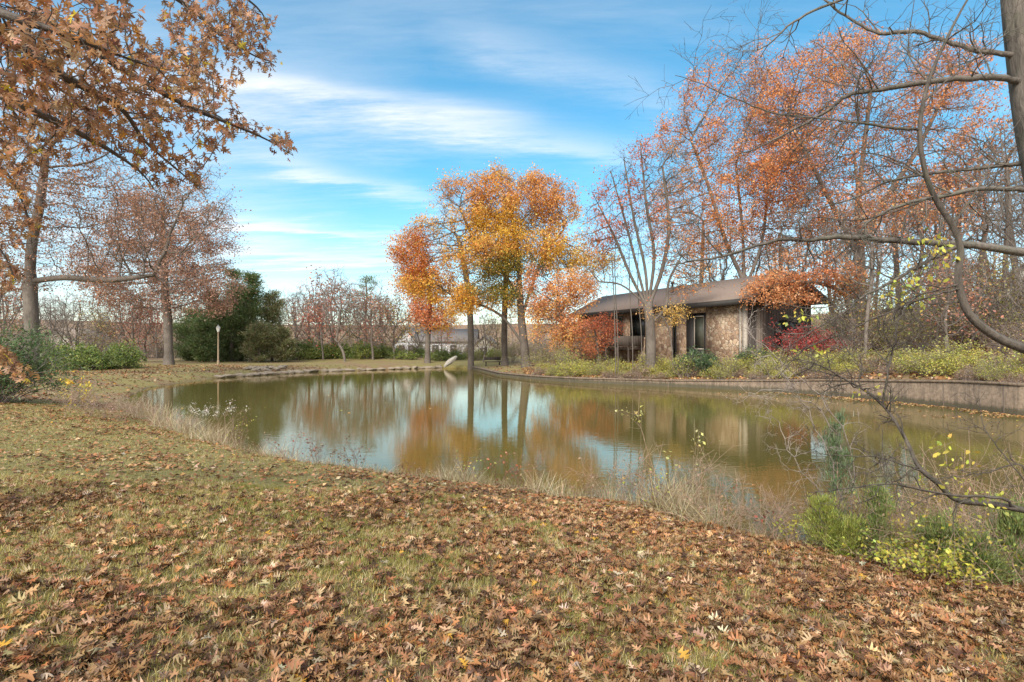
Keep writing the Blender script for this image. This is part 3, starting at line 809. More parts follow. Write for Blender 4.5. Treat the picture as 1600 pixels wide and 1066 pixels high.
simple_house('cream gabled house far behind, between the orange tree trunks', 740, 772, 96, 562, 540, 526, M_cream, M_greyroof, -0.08, gable_front=True, wins=((.5, .3, 1.2, 1.4),))
simple_house('brown roofed cream house behind the green bushes at far left', 64, 116, 88, 560, 529, 514, M_cream, M_tanroof, 0.1, gable_front=True, wins=((.3, .3, 1.3, 1.3), (.7, .3, 1.3, 1.3)))
simple_house('pale house up the wooded slope at the right edge', 1668, 1780, 60, 470, 444, 404, M_cream, M_greyroof, 0.2, wins=((.2, .3, 1.4, 1.3), (.6, .3, 1.4, 1.3)))

# ------------------------------------------------------------------ lamp post, utility pole, bench, stones
lp = G(341, 60); z1 = 4.1
root = empty('lamp_post', lp); tag(root, 'single tan lamp post with a white lantern on the far lawn', 'lamp post')
MB().lathe([(.13, -.1), (.13, .35), (.085, .42), (.07, 3.45), (.11, 3.5), (.11, 3.56), (.001, 3.57)], 10).build('post', plain_mat('tan_post', (0.33, 0.25, 0.17), .7, .15), root, True)
l_ = MB().lathe([(.10, 3.57), (.22, 3.98), (.24, 4.0), (.001, 4.0)], 8).build('lantern', plain_mat('white_lantern', (0.85, 0.86, 0.84), .3, .05), root)
MB().lathe([(.26, 4.01), (.12, 4.2), (.05, 4.25), (.03, 4.36), (.001, 4.38)], 8).build('lantern_cap', plain_mat('grey_cap', (0.5, 0.5, 0.48), .5, .1), root)
up = G(499, 82)
root = empty('utility_pole', up); tag(root, 'thin dark utility pole standing among the small trees beyond the far bank', 'utility pole')
MB().lathe([(.16, -.3), (.12, 8.4), (.001, 8.42)], 8).build('pole', M_bark_dark, root, True)
MB().box(-.8, .8, -.06, .06, 7.8, 7.95).build('crossarm', M_bark_dark, root)
bp = G(770, 60)
root = empty('bench', bp, 0.15); tag(root, 'small dark bench on the lawn right of the two grey trunks', 'bench')
MB().box(-.9, .9, -.22, .22, .40, .46).build('seat', M_darkwood, root)
MB().box(-.9, .9, .16, .22, .62, .95).build('backrest', M_darkwood, root)
for sx in (-.75, .75):
    MB().box(sx - .04, sx + .04, -.2, .22, -.05, .398).build('leg', M_fascia, root)
import bmesh
def rock_mesh(name, mat, seed, sx=1, sy=1, sz=.5, sub=3, amp=.25):
    bm = bmesh.new(); bmesh.ops.create_icosphere(bm, subdivisions=sub, radius=.5)
    r_ = np.random.default_rng(seed); K = norm(r_.normal(size=(14, 3))); dd = r_.uniform(.30, .46, 14)
    for v_ in bm.verts:
        c = np.array(v_.co)
        for k, d_ in zip(K, dd):
            q = c @ k
            if q > d_: c = c - k * (q - d_) * .85
        c = c * (1 + (r_.random() - .5) * amp * .15)
        v_.co = (c[0] * sx, c[1] * sy, c[2] * sz)
    me = bpy.data.meshes.new(name); bm.to_mesh(me); bm.free(); me.materials.append(mat); return me
M_rock = plain_mat('bank_stone', (0.25, 0.205, 0.155), .9, .4, 2.5, .6)
protos = [rock_mesh('shore_stone', M_rock, 50 + i, sz=.42) for i in range(5)]
edge = [W(*p) for p in [(340, 591), (420, 585.5), (480, 582), (600, 578), (690, 575)]]
e = np.array(edge); le = np.concatenate(([0], np.cumsum(np.hypot(*np.diff(e, axis=0).T))))
q = 0.0; k = 0
while q < le[-1]:
    sz_ = random.uniform(.8, 2.0)
    x, y = np.interp(q, le, e[:, 0]), np.interp(q, le, e[:, 1])
    o = bpy.data.objects.new('shore_stone', protos[k % 5]); COL.objects.link(o)
    o.location = (x + random.uniform(-.1, .2), y + .25, .10); o.scale = (sz_, random.uniform(.6, 1.0), random.uniform(.8, 1.3)); o.rotation_euler = (random.uniform(-.1, .1), random.uniform(-.1, .1), random.uniform(-.3, .5))
    tag(o, 'flat grey tan stone in the row edging the far bank of the pond', 'stone', 'stones edging the far bank')
    q += sz_ * .82; k += 1
for i in range(26):
    px = random.uniform(385, 445); Yq = CAMZ * FPX / (np.interp(px, [385, 445], [587, 583.5]) - HOR) + random.uniform(.4, 3.0)
    g = G(px, Yq); o = bpy.data.objects.new('heaped_stone', protos[i % 5]); COL.objects.link(o); s_ = random.uniform(.35, .9)
    o.location = (g[0], g[1], g[2] + .08); o.scale = (s_ * 1.2, s_, s_ * 1.2); o.rotation_euler = (random.uniform(-.4, .4), random.uniform(-.3, .3), random.uniform(0, 6))
    tag(o, 'broken stone in the loose heap on the far bank right of the lamp post', 'stone', 'heap of broken stones on the far bank')
# pale leaning boulder at the corner where the wall begins
pb = P(697, 573, 61.5)
me = rock_mesh('pale_boulder', plain_mat('pale_boulder', (0.46, 0.43, 0.38), .85, .3, 4, .8), 99, 2.1, .6, .62)
o = bpy.data.objects.new('pale_boulder', me); COL.objects.link(o); o.location = (pb[0] + .55, pb[1] - .4, .85); o.rotation_euler = (0, R(-40), 0.1)
tag(o, 'pale leaning boulder at the water where stone edging meets the low wall', 'boulder')

# ------------------------------------------------------------------ fallen leaves and lawn grass (near ground)
LEAFS = [oak_leaf(.2, .2, 1), oak_leaf(.5, .4, 2), oak_leaf(-.4, .3, 3), oak_leaf(.5, -.4, 4), oak_leaf(-.6, -.5, 5), oak_leaf(.3, .8, 6), oak_leaf(-.25, -.25, 10)]
LEAFS_FLAT = [oak_leaf(.12, .1, 7), oak_leaf(.25, .25, 8), oak_leaf(-.2, .2, 9)]
LITTER = [(.37, .195, .085), (.46, .275, .135), (.27, .135, .06), (.56, .39, .22), (.12, .063, .033), (.64, .50, .34), (.40, .175, .065), (.47, .28, .15)]
LIT_W = [5, 4, 4.5, 1.8, 3.5, .45, 3, 2.5]
def view_points(n, y0, y1, pw=1.0, xpad=.06):
    y = y0 + (y1 - y0) * rng.random(n) ** pw
    y = np.where(rng.random(n) < (y / y1) ** 0.0, y, y)
    x = (rng.random(n) * 2 - 1) * (.95 + xpad) * (y + .3)
    return x, y
def on_land(x, y, smin=0.02):
    s, dw, do = pond(x, y)
    z = ground(x, y)
    return (s > smin) & (z > 0.01), z, s
def litter(name, n, y0, y1, size, tm, up, label, cat, power=1.0, thr=None, seed=0):
    # uniform over area: sample y with density ~ y
    u = rng.random(n); y = np.sqrt(y0 ** 2 + (y1 ** 2 - y0 ** 2) * u); x = (rng.random(n) * 2 - 1) * 1.0 * (y + .3)
    ok, z, s = on_land(x, y, -0.1)
    dens = litter_mask(x, y)
    clump = fbm(x, y, 6.0, 41, 2)
    pr = np.clip((dens - .26) * 1.45 + (clump - .5) * 1.6, 0.09, 1)
    ok &= rng.random(n) < pr
    x, y, z, s, dens = x[ok], y[ok], z[ok], s[ok], dens[ok]; n = len(x)
    pos = np.stack([x, y, z + up * rng.random(n) ** 2 + .012], -1)
    flatr = rand_rot(n, .66)
    col = palette(n, LITTER, LIT_W, .2)
    odd = rng.random(n) < .006; col[odd] = np.array((.72, .40, .06)); 
    dk = fbm(x, y, 1.2, 66, 3); col *= (0.52 + .56 * dk)[:, None]
    o = scatter(name, tm, pos, flatr, size * np.clip(np.exp(rng.normal(-.05, .3, n)), .4, 1.32), col, M_litter)
    tag(o, label, cat, kind='stuff'); return o
litter('fallen_leaves', 95000, 1.9, 7.5, .080, LEAFS, .05, 'curled brown oak leaves strewn thick over the near lawn', 'leaves')
tri = [(np.array([(-.35, -.3, .1), (.3, -.4, 0), (.12, .5, .12), (-.2, .2, -.05)]), np.array([(0, 1, 2, 3)])), (np.array([(-.4, -.1, 0), (.1, -.3, .12), (.42, .1, 0), (-.05, .35, .2)]), np.array([(0, 1, 2, 3)]))]
litter('fallen_leaves', 190000, 7.5, 19, .085, tri + LEAFS_FLAT[:1], .05, 'brown leaves scattered over the lawn towards the pond', 'leaves')
litter('fallen_leaves', 90000, 19, 58, .17, tri, .04, 'thin brown leaves scattered on the far left bank', 'leaves')

def blade(seed, bend=.5, w=.05):
    r_ = np.random.default_rng(seed); V_, k = [], 3
    for i in range(k + 1):
        u = i / k; y = bend * u * u; z = u * (1 - .25 * bend * u); ww = w * (1 - u * .85)
        V_ += [(-ww, y, z), (ww, y, z)]
    return np.array(V_), np.array([(0, 1, 3, 2), (2, 3, 5, 4), (4, 5, 7, 6)])
SB = [(np.array([(-.07, 0, 0), (.07, 0, 0), (.0, .35, .95)]), np.array([(0, 1, 2)])), (np.array([(-.06, 0, 0), (.06, 0, 0), (.02, .7, .7)]), np.array([(0, 1, 2)])), (np.array([(-.06, 0, 0), (.06, 0, 0), (.0, .95, .35)]), np.array([(0, 1, 2)]))]
def yaw_rot(n, tilt=.25):
    a = rng.uniform(0, 2 * np.pi, n); z = norm(np.stack([rng.normal(0, tilt, n), rng.normal(0, tilt, n), np.ones(n)], -1))
    h = np.stack([np.cos(a), np.sin(a), np.zeros(n)], -1); y = np.cross(z, h); y = norm(y); x = np.cross(y, z)
    return np.stack([x, y, z], -1)
GREENS = [(.44, .345, .12), (.38, .315, .085), (.50, .40, .18), (.31, .265, .07), (.56, .46, .27)]
def lawn(n, y0, y1, hgt, name='grass'):
    u = rng.random(n); y = np.sqrt(y0 ** 2 + (y1 ** 2 - y0 ** 2) * u); x = (rng.random(n) * 2 - 1) * 1.0 * (y + .3)
    ok, z, s = on_land(x, y, 0.0)
    dens = litter_mask(x, y); ok &= rng.random(n) < np.clip(1.35 - dens * 1.25, .12, 1)
    x, y, z = x[ok], y[ok], z[ok]; n = len(x)
    g = fbm(x, y, 1.6, 91, 3) + .25 * (fbm(x, y, .5, 17, 2) - .5)
    col = palette(n, GREENS, None, .2)
    gr = .7 * sstep((g - .56) / .10)[:, None]; col = col * (1 - gr) + palette(n, [(.25, .235, .045), (.32, .29, .065), (.20, .195, .045)], None, .2) * gr
    o = scatter(name, SB, np.stack([x, y, z - .004], -1), yaw_rot(n, .3), hgt * rng.uniform(.4, 1.3, n), col, M_grass)
    tag(o, 'short olive and straw coloured lawn grass between the leaves' if y0 < 5 else 'thin straw coloured grass on the lawn sloping to the pond', 'grass', kind='stuff')
lawn(480000, 1.9, 8.0, .056); lawn(240000, 8.0, 20, .06)
# rough brown litter on the wooded slope across the pond
n = 90000
x = rng.uniform(1, 62, n); y = rng.uniform(17, 62, n); s_, dw_, do_ = pond(x, y)
ok = (s_ > .5) & (x / y < 1.0) & (sstep((do_ - dw_) / 5 + .5) > .5); x, y = x[ok], y[ok]; n = len(x)
o = scatter('fallen_leaves', tri, np.stack([x, y, ground(x, y) + .03], -1), rand_rot(n, .4), .2 * rng.uniform(.6, 1.3, n), palette(n, LITTER + [(.42, .36, .1)], LIT_W + [2], .2), M_litter)
tag(o, 'brown leaf cover on the wooded slope across the pond', 'leaves', kind='stuff')
# leaves afloat below the wall at right
n = 9000
x = rng.uniform(11, 20, n); y = rng.uniform(15, 30, n); s_, dw_, do_ = pond(x, y)
pr = np.clip(1.2 - np.abs(s_) / .8, 0, 1) + .6 * (x > 15.5) * sstep((1.8 - np.abs(s_)) / 1.2) * (fbm(x, y, 1.1, 3, 3) > .42) + .10 * (fbm(x, y, 1.1, 3, 3) > .55) * (s_ > -4); ok = (s_ < -.05) & (rng.random(n) < pr)
x, y = x[ok], y[ok]; n = len(x)
o = scatter('floating_leaves', tri, np.stack([x, y, np.full(n, .008)], -1), rand_rot(n, .97), .14 * rng.uniform(.6, 1.3, n), palette(n, [(.5, .27, .10), (.6, .42, .2), (.3, .16, .09)], None, .2), M_litter)
tag(o, 'brown leaves floating on the water below the retaining wall', 'leaves', kind='stuff')

# ------------------------------------------------------------------ the main trees
PINK = [(.36, .20, .14), (.44, .255, .18), (.50, .32, .23), (.38, .19, .12)]
ORANGE = [(.80, .40, .06), (.86, .50, .08), (.76, .33, .07), (.82, .52, .12), (.68, .34, .09)]
RUST = [(.72, .29, .10), (.76, .37, .14), (.58, .20, .08), (.66, .38, .20), (.48, .20, .10)]
tree('oak_tree', 'large thick trunked oak at far left with long bare limbs and thin brown leaves', 'tree', 36,
     [(50, 590), (50, 520), (47, 440), (50, 380), (62, 320), (72, 240)], .40,
     [(85, 300, 120, 110), (210, 330, 170, 75), (20, 330, 90, 90), (230, 410, 130, 60), (120, 190, 120, 90), (60, 420, 90, 40), (290, 300, 80, 50)],
     natt=1100, step=.45, kill=.95, tip=.010, twig=(2, .9), bark=M_bark_grey,
     limbs=[[(48, 440), (10, 415), (-60, 380)], [(48, 442), (100, 434), (170, 438), (240, 430)], [(47, 440), (20, 432), (-40, 428)]],
     leaves=dict(n=3, spread=.28, size=.15, cols=PINK + [(.38, .18, .08)], frac=.5, keep=.8))
tree('pin_oak_tree', 'pin oak with a pinkish brown crown standing left of the evergreens', 'tree', 58,
     [(264, 572), (262, 500), (257, 440), (256, 380), (254, 320)], .42,
     [(250, 395, 115, 60), (230, 445, 115, 45), (315, 455, 70, 42), (245, 335, 80, 40), (310, 340, 45, 35), (355, 385, 30, 14), (160, 400, 55, 45), (265, 310, 40, 18)],
     natt=1500, step=.6, kill=1.2, tip=.014, twig=(2, 1.1), bark=M_bark_grey,
     leaves=dict(n=5, spread=.5, size=.20, cols=PINK + [(.42, .22, .13)], frac=.6))
tree('maple_tree', 'big spreading tree with a golden orange crown in the middle of the far bank', 'tree', 52,
     [(823, 568), (818, 530), (814, 490), (812, 440), (808, 390), (800, 340)], .40,
     [(795, 318, 80, 48, 9000), (728, 330, 48, 34, 4200), (868, 335, 40, 34, 3400), (700, 300, 24, 24, 1500), (742, 290, 24, 20, 1200), (835, 285, 28, 16, 1200), (878, 300, 18, 20, 900), (680, 355, 34, 22, 1900), (640, 372, 18, 16, 800), (800, 395, 105, 42, 9500), (700, 398, 60, 32, 4500), (670, 440, 55, 26, 3200), (770, 462, 75, 20, 3600), (875, 400, 60, 26, 3800), (922, 407, 44, 14, 1700), (636, 400, 26, 20, 1300), (780, 276, 34, 12, 900), (830, 482, 50, 14, 1600), (720, 480, 40, 12, 1100)],
     natt=2500, step=.5, kill=.9, tip=.012, twig=(2, .9), bark=M_bark_dark,
     limbs=[[(818, 545), (790, 500), (760, 480), (725, 470)], [(814, 500), (830, 450), (850, 400), (880, 360)], [(813, 470), (780, 420), (745, 380), (720, 330)]],
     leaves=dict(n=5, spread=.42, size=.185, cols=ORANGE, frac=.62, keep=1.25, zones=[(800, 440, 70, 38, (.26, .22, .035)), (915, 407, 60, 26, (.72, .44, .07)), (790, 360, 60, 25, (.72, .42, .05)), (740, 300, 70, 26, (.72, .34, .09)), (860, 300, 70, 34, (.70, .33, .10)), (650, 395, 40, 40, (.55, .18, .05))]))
tree('maple_tree', 'red orange crowned tree between the white house and the two grey trunks', 'tree', 66,
     [(668, 562), (669, 520), (672, 470), (668, 430)], .32,
     [(672, 490, 48, 28), (655, 440, 38, 30), (705, 470, 38, 24), (643, 385, 30, 24), (690, 505, 40, 14)],
     natt=700, step=.6, kill=1.1, tip=.014, twig=(2, 1.0), bark=M_bark_grey,
     leaves=dict(n=5, spread=.5, size=.22, cols=[(.74, .28, .05), (.80, .38, .06), (.66, .20, .08), (.80, .45, .08)], frac=.75, zones=[(665, 490, 45, 25, (.72, .27, .12))]))
tree('ash_tree', 'tall grey trunked tree with bare upper twigs behind the golden orange crown', 'tree', 60,
     [(736, 568), (735, 500), (728, 430), (715, 370)], .34,
     [(690, 370, 60, 35), (720, 360, 50, 50), (660, 400, 45, 40), (750, 420, 50, 60)], natt=700, step=.6, kill=1.1, tip=.012, twig=(2, 1.1), bark=M_bark_grey,
     leaves=dict(n=2, spread=.5, size=.2, cols=ORANGE, frac=.12))
tree('ash_tree', 'straight dark trunked tree just left of the golden orange tree', 'tree', 58,
     [(789, 566), (788, 510), (790, 450), (793, 380)], .31,
     [(790, 380, 60, 50), (800, 430, 50, 40)], natt=350, step=.6, kill=1.2, tip=.014, twig=(1, 1.0), bark=M_bark_dark,
     leaves=dict(n=4, spread=.5, size=.2, cols=ORANGE, frac=.4))
tree('maple_tree', 'low peach coloured tree between the golden orange tree and the stone house', 'tree', 46,
     [(880, 566), (882, 530), (878, 500), (872, 470)], .20,
     [(868, 490, 45, 42), (900, 450, 45, 28), (895, 530, 40, 26), (850, 440, 38, 25), (850, 530, 22, 22)],
     natt=900, step=.4, kill=.7, tip=.010, twig=(2, .7), bark=M_bark_dark,
     leaves=dict(n=4, spread=.35, size=.16, cols=[(.76, .38, .12), (.72, .33, .14), (.80, .46, .14), (.64, .27, .11)], frac=.72))
tree('maple_tree', 'small dark red leaved tree beside the left end of the stone house', 'tree', 43,
     [(935, 566), (934, 545), (930, 520), (925, 505)], .10,
     [(930, 520, 34, 24), (915, 540, 30, 18), (955, 505, 25, 20)], natt=400, step=.3, kill=.5, tip=.008, twig=(2, .5), bark=M_bark_dark,
     leaves=dict(n=3, spread=.25, size=.14, cols=[(.50, .15, .07), (.60, .24, .10), (.40, .12, .07)], frac=.5))
tree('maple_tree', 'multi forked grey tree with sparse red leaves in front of the stone house', 'tree', 38,
     [(1016, 572), (1017, 530), (1014, 490), (1010, 478)], .34,
     [(985, 330, 60, 90), (1040, 330, 55, 100), (940, 360, 45, 60), (1015, 270, 50, 60), (950, 430, 50, 22), (1080, 430, 55, 35)],
     natt=1500, step=.45, kill=.8, tip=.010, twig=(2, .9), bark=M_bark_grey,
     limbs=[[(1014, 482), (985, 430), (960, 370), (925, 300)], [(1014, 482), (1008, 420), (990, 340), (975, 250)], [(1016, 480), (1035, 420), (1045, 350), (1035, 260)],
            [(1016, 482), (1000, 468), (970, 445), (935, 440)], [(1018, 510), (1040, 480), (1045, 440), (1065, 400)], [(1014, 482), (996, 420), (978, 350), (955, 270)], [(1016, 482), (1022, 400), (1010, 320), (1000, 220)]],
     leaves=dict(n=3, spread=.3, size=.15, cols=[(.60, .17, .07), (.66, .27, .10), (.66, .34, .13)], frac=.26, keep=.8))
tree('maple_tree', 'young yellow leaved tree against the stone wall of the house', 'tree', 36.5,
     [(1052, 572), (1050, 545), (1044, 510), (1030, 490)], .05,
     [(1050, 487, 26, 9), (1025, 495, 26, 10), (1040, 506, 20, 7)], natt=110, step=.25, kill=.4, tip=.006, twig=(2, .4), bark=M_bark_grey,
     leaves=dict(n=2, spread=.22, size=.13, cols=[(.66, .42, .12), (.60, .42, .14), (.62, .34, .14)], frac=.6))
for k, px in enumerate((962, 966, 989, 1003)):
    tree('sapling', 'thin upright sapling in the row before the balcony of the stone house', 'sapling', 37.5 + .3 * k, [(px, 575), (px - 1, 520), (px - 3 - k, 460), (px - 6, 400)], .036,
         [(px - 6, 420, 12, 60)], natt=40, step=.45, kill=.6, tip=.008, twig=(1, .5), bark=M_bark_grey, group='saplings before the balcony')
tree('oak_tree', 'tall fan shaped tree with orange leaf clumps rising behind the house roof', 'tree', 50,
     [(1170, 560), (1166, 480), (1162, 430), (1160, 400)], .32,
     [(1120, 280, 80, 130), (1080, 200, 55, 60), (1180, 220, 70, 120), (1060, 330, 50, 80), (1150, 120, 70, 55), (1230, 300, 60, 110)],
     natt=1600, step=.6, kill=1.15, tip=.012, twig=(2, 1.1), bark=M_bark_grey,
     limbs=[[(1164, 440), (1135, 380), (1110, 300), (1080, 220)], [(1164, 440), (1160, 360), (1150, 260)], [(1165, 450), (1190, 380), (1200, 290)]],
     leaves=dict(n=5, spread=.42, size=.18, cols=RUST, frac=.44))
tree('oak_tree', 'tallest oak right of the house with rust orange leaves high in its crown', 'tree', 46,
     [(1343, 560), (1344, 470), (1342, 380), (1340, 300), (1335, 240)], .44,
     [(1300, 200, 110, 120), (1400, 200, 110, 120), (1250, 280, 100, 50), (1330, 110, 110, 60), (1430, 290, 100, 60), (1220, 150, 60, 70), (1480, 150, 70, 90), (1340, 330, 120, 50)],
     natt=2300, step=.6, kill=1.15, tip=.012, twig=(2, 1.1), bark=M_bark_grey,
     limbs=[[(1343, 400), (1300, 320), (1270, 260), (1235, 190)], [(1343, 370), (1390, 300), (1430, 240), (1470, 160)], [(1341, 320), (1350, 230), (1360, 150)]],
     leaves=dict(n=5, spread=.42, size=.18, cols=RUST, frac=.38, zones=[(1290, 285, 90, 30, (.60, .22, .08))]))
tree('oak_tree', 'orange leaved tree hanging its low crown over the right end of the house', 'tree', 35.5,
     [(1330, 575), (1334, 520), (1322, 460), (1300, 420)], .20,
     [(1260, 436, 90, 12), (1200, 452, 45, 10), (1310, 428, 45, 14), (1265, 402, 55, 12), (1235, 468, 50, 7), (1185, 468, 22, 6), (1325, 455, 30, 8)],
     natt=900, step=.35, kill=.55, tip=.008, twig=(2, .5), bark=M_bark_grey, limbs=[[(1322, 465), (1290, 445), (1240, 440), (1190, 450)]],
     leaves=dict(n=3, spread=.26, size=.15, cols=[(.66, .30, .13), (.70, .37, .17), (.60, .24, .10)], frac=.72))

# ------------------------------------------------------------------ evergreens beyond the far lawn
NEED = [(np.array([(-.10, 0, 0), (.10, 0, 0), (.05, .9, .05), (-.05, .9, .05)]), np.array([(0, 1, 2, 3)])), (np.array([(-.14, 0, 0), (.10, .1, 0.1), (.0, .8, -.1), (-.15, .5, .05)]), np.array([(0, 1, 2, 3)]))]
def conifer(name, label, Y, px, base_py, top_py, wpx, cols, n=9000, seed=0, ragged=.5, group=None, bare=.0, size=.30):
    b = G(px, Y); H = CAMZ - (top_py - HOR) / FPX * Y - b[2]; Rm = wpx / FPX * Y
    s = Skel(); s.line([b + (0, 0, -.2), b + (0, 0, H * .5), b + (0, 0, H)], H * .022, .02, sub=6); trunk_ids = list(range(len(s.p)))
    tips = []
    nb = int(H * 7)
    for i in range(nb):
        u = rng.uniform(bare, .97); z = u * H; k = int(u * (len(trunk_ids) - 1))
        L = Rm * (1 - u) ** .75 * rng.uniform(1 - ragged, 1.08) * min(1, .45 + u * 3) + .25
        a = rng.uniform(0, 2 * np.pi); j = s.add(b + (0, 0, z), trunk_ids[k], .03)
        seg = s.wander(j, (math.cos(a), math.sin(a), .25 + .5 * u), L, .03, .008, 4, .14, up=.5)
        tips += [(s.p[q], (qi + 1) / 4, L) for qi, q in enumerate(seg)]
    V, F = tubes(s.p, s.par, [r_ or .03 for r_ in s.r])
    root = empty(name, b); tag(root, label, 'evergreen tree', group)
    mk('trunk', V - b, F, M_bark_dark, root, smooth=True)
    k = rng.integers(0, len(tips), n)
    T_ = np.array([t_[0] for t_ in tips])[k]; ff = np.array([t_[1] for t_ in tips])[k]
    pos = T_ + rng.normal(size=(n, 3)) * (np.array((.30, .30, .16)) * (.6 + ff[:, None] * .5) * (Rm / 2.4) ** .5)
    outw = pos - b; outw[:, 2] = 0; d = norm(norm(outw) * .8 + rng.normal(size=(n, 3)) * .5 + np.array((0, 0, .55)))
    xx = norm(np.cross(d, rng.normal(size=(n, 3)))); rot = np.stack([xx, d, np.cross(xx, d)], -1)
    scatter('crown', NEED, pos, rot, size * rng.uniform(.6, 1.4, n), palette(n, cols, None, .25), M_leaf, root, origin=b)
    return root
JUN = [(0.136, 0.2, 0.072), (0.192, 0.256, 0.088), (0.096, 0.152, 0.056), (0.256, 0.288, 0.128)]
JUNB = [(0.24, 0.264, 0.112), (0.304, 0.288, 0.144), (0.16, 0.2, 0.08), (0.352, 0.288, 0.16)]
for (px, top, w, c_, lab) in ((300, 482, 46, JUN, 'dark evergreen tree at the left end of the group behind the lamp post'), (335, 455, 46, JUN, 'dark evergreen tree rising directly behind the lamp post'),
                              (362, 424, 48, JUN, 'tallest pointed evergreen right of the lamp post'), (392, 430, 50, JUN, 'second tall pointed evergreen right of the lamp post'),
                              (425, 456, 46, JUNB, 'olive brown evergreen at the right end of the group')):
    conifer('juniper_tree', lab, 70 + rng.uniform(-2, 3), px, 568, top, w, c_, n=17000, ragged=.45, size=.26)
conifer('juniper_tree', 'low dark evergreen filling in left of the lamp post', 66, 318, 568, 500, 30, JUN, n=8000)
conifer('juniper_tree', 'low olive evergreen under the tall ones right of the lamp post', 66, 405, 568, 505, 36, JUNB, n=8000)
conifer('juniper_tree', 'broad middle evergreen between the two tall pointed ones', 73, 378, 568, 452, 62, JUN, n=15000)
conifer('juniper_tree', 'low dark evergreen between the lamp post and the tallest one', 71, 350, 568, 478, 58, JUN, n=13000)
conifer('juniper_tree', 'rounded green brown evergreen at the right foot of the group', 67, 440, 568, 515, 28, JUNB, n=6000)
# tufted pine
b = G(572, 78); s = Skel(); ids = s.line([b + (0, 0, -.2), P(571, 500, 78), P(573, 462, 78), P(571, 436, 78)], .20, .08, sub=4)
tips = []
for (px, py) in ((558, 458), (565, 447), (577, 438), (588, 441), (582, 450), (572, 433), (561, 461), (590, 467), (580, 463), (566, 438), (584, 434)):
    k0 = min(ids, key=lambda i: abs(s.p[i][2] - P(0, py + 4, 78)[2])); seg = s.line([P((px + 572) / 2, py + 1, 78 + rng.uniform(-.8, .8)), P(px, py, 78 + rng.uniform(-1.5, 1.5))], .05, .02, par=k0, sub=3); tips += [s.p[q] for q in seg[2:]]
V, F = tubes(s.p, s.par, s.r); root = empty('pine_tree', b); tag(root, 'slender pine with a small tufted green top and bare trunk on the far bank', 'pine tree')
mk('trunk', V - b, F, M_bark_dark, root, smooth=True)
n = 1500; k = rng.integers(0, len(tips), n); scatter('crown', NEED, np.array(tips)[k] + rng.normal(size=(n, 3)) * (.36, .36, .2), rand_rot(n), .25 * rng.uniform(.6, 1.3, n), palette(n, JUN, None, .2), M_leaf, root, origin=b)

# ------------------------------------------------------------------ tree prototypes for the woods: built at the origin, copied with obj.copy()
def tree_proto(name, H, base_r, spread, shape, natt, leaf=None, bark=None, forks=0, seed=0, trunk_frac=.45, tip=.010, step=.5, kill=.85):
    s = Skel(); lean = rng.normal(size=2) * .04 * H
    s.line([(0, 0, -.3), (lean[0] * .3, lean[1] * .3, H * trunk_frac * .5), (lean[0], lean[1], H * trunk_frac)], 1, 1, sub=4)
    if shape != 'fork': s.line([(lean[0] * 1.3, lean[1] * 1.3, H * .8)], 1, 1, par=len(s.p) - 1, sub=5)
    n = natt; d = norm(rng.normal(size=(n, 3))) * rng.uniform(0, 1, (n, 1)) ** .4
    zc = H * (trunk_frac * .8 + 1) / 2; att = np.stack([d[:, 0] * spread, d[:, 1] * spread, zc + d[:, 2] * (H - zc)], -1)
    p, par = colonize(s.p, s.par, att, step, kill)
    r0 = pipe_radii(par, 1, 100); thin = np.nonzero((r0 < 5) & (par >= 0))[0]; ns = len(p)
    p, par = twigs_on(p, par, thin, 2, .95)
    r = pipe_radii(par, tip, base_r)
    V, F = tubes(p, par, r)
    me = empty(name, (0, 0, 0)); mk('trunk', V, F, bark or M_bark_far, me, smooth=True)
    if leaf:
        cand = p[ns:]; nz = vnoise(cand[:, 0] * .5 + 5, cand[:, 2] * .5 + cand[:, 1] * .35, seed)
        cand = cand[nz > np.quantile(nz, 1 - leaf['frac'])]; k = np.repeat(np.arange(len(cand)), leaf['n'])
        pos = cand[k] + rng.normal(size=(len(k), 3)) * leaf.get('spread', .35)
        scatter('crown', [lozenge(.3), lozenge(-.2)], pos, rand_rot(len(pos)), leaf['size'] * rng.uniform(.7, 1.3, len(pos)), palette(len(pos), leaf['cols'], None, .22), M_leaf, me)
    return me
GREYW = bark_mat('bark_woods', (0.075, 0.06, 0.05), (0.23, 0.195, 0.165))
protoT = [tree_proto('bare_tree', 18, .25, 4.2, 'x', 900, bark=GREYW), tree_proto('bare_tree', 17, .20, 3.4, 'fork', 800, bark=GREYW),
          tree_proto('bare_tree', 19, .23, 3.8, 'x', 900, leaf=dict(n=4, size=.22, cols=RUST, frac=.22), bark=GREYW, seed=3),
          tree_proto('bare_tree', 15, .15, 3.0, 'fork', 700, leaf=dict(n=4, size=.22, cols=PINK + RUST, frac=.3), bark=GREYW, seed=8)]
protoS = [tree_proto('small_tree', 8, .12, 2.8, 'fork', 500, bark=GREYW, trunk_frac=.25, step=.35, kill=.6),
          tree_proto('small_tree', 9, .13, 2.6, 'fork', 500, leaf=dict(n=3, size=.2, cols=PINK + [(.5, .25, .13), (.48, .17, .11)], frac=.5), bark=GREYW, trunk_frac=.25, step=.35, kill=.6),
          tree_proto('small_tree', 7, .10, 2.4, 'fork', 450, leaf=dict(n=3, size=.19, cols=[(.30, .27, .10), (.42, .34, .12), (.4, .25, .12)], frac=.45), bark=GREYW, trunk_frac=.25, step=.35, kill=.6),
          tree_proto('small_tree', 8, .10, 2.2, 'fork', 450, leaf=dict(n=4, size=.2, cols=[(.52, .17, .12), (.55, .24, .15)], frac=.5), bark=GREYW, trunk_frac=.25, step=.35, kill=.6)]
used = set()
wallY_ = lambda px: float(np.interp(px, [1200, 1300, 1400, 1500, 1600, 1750], [30.7, 28, 25.1, 22.6, 20.1, 18.6]))
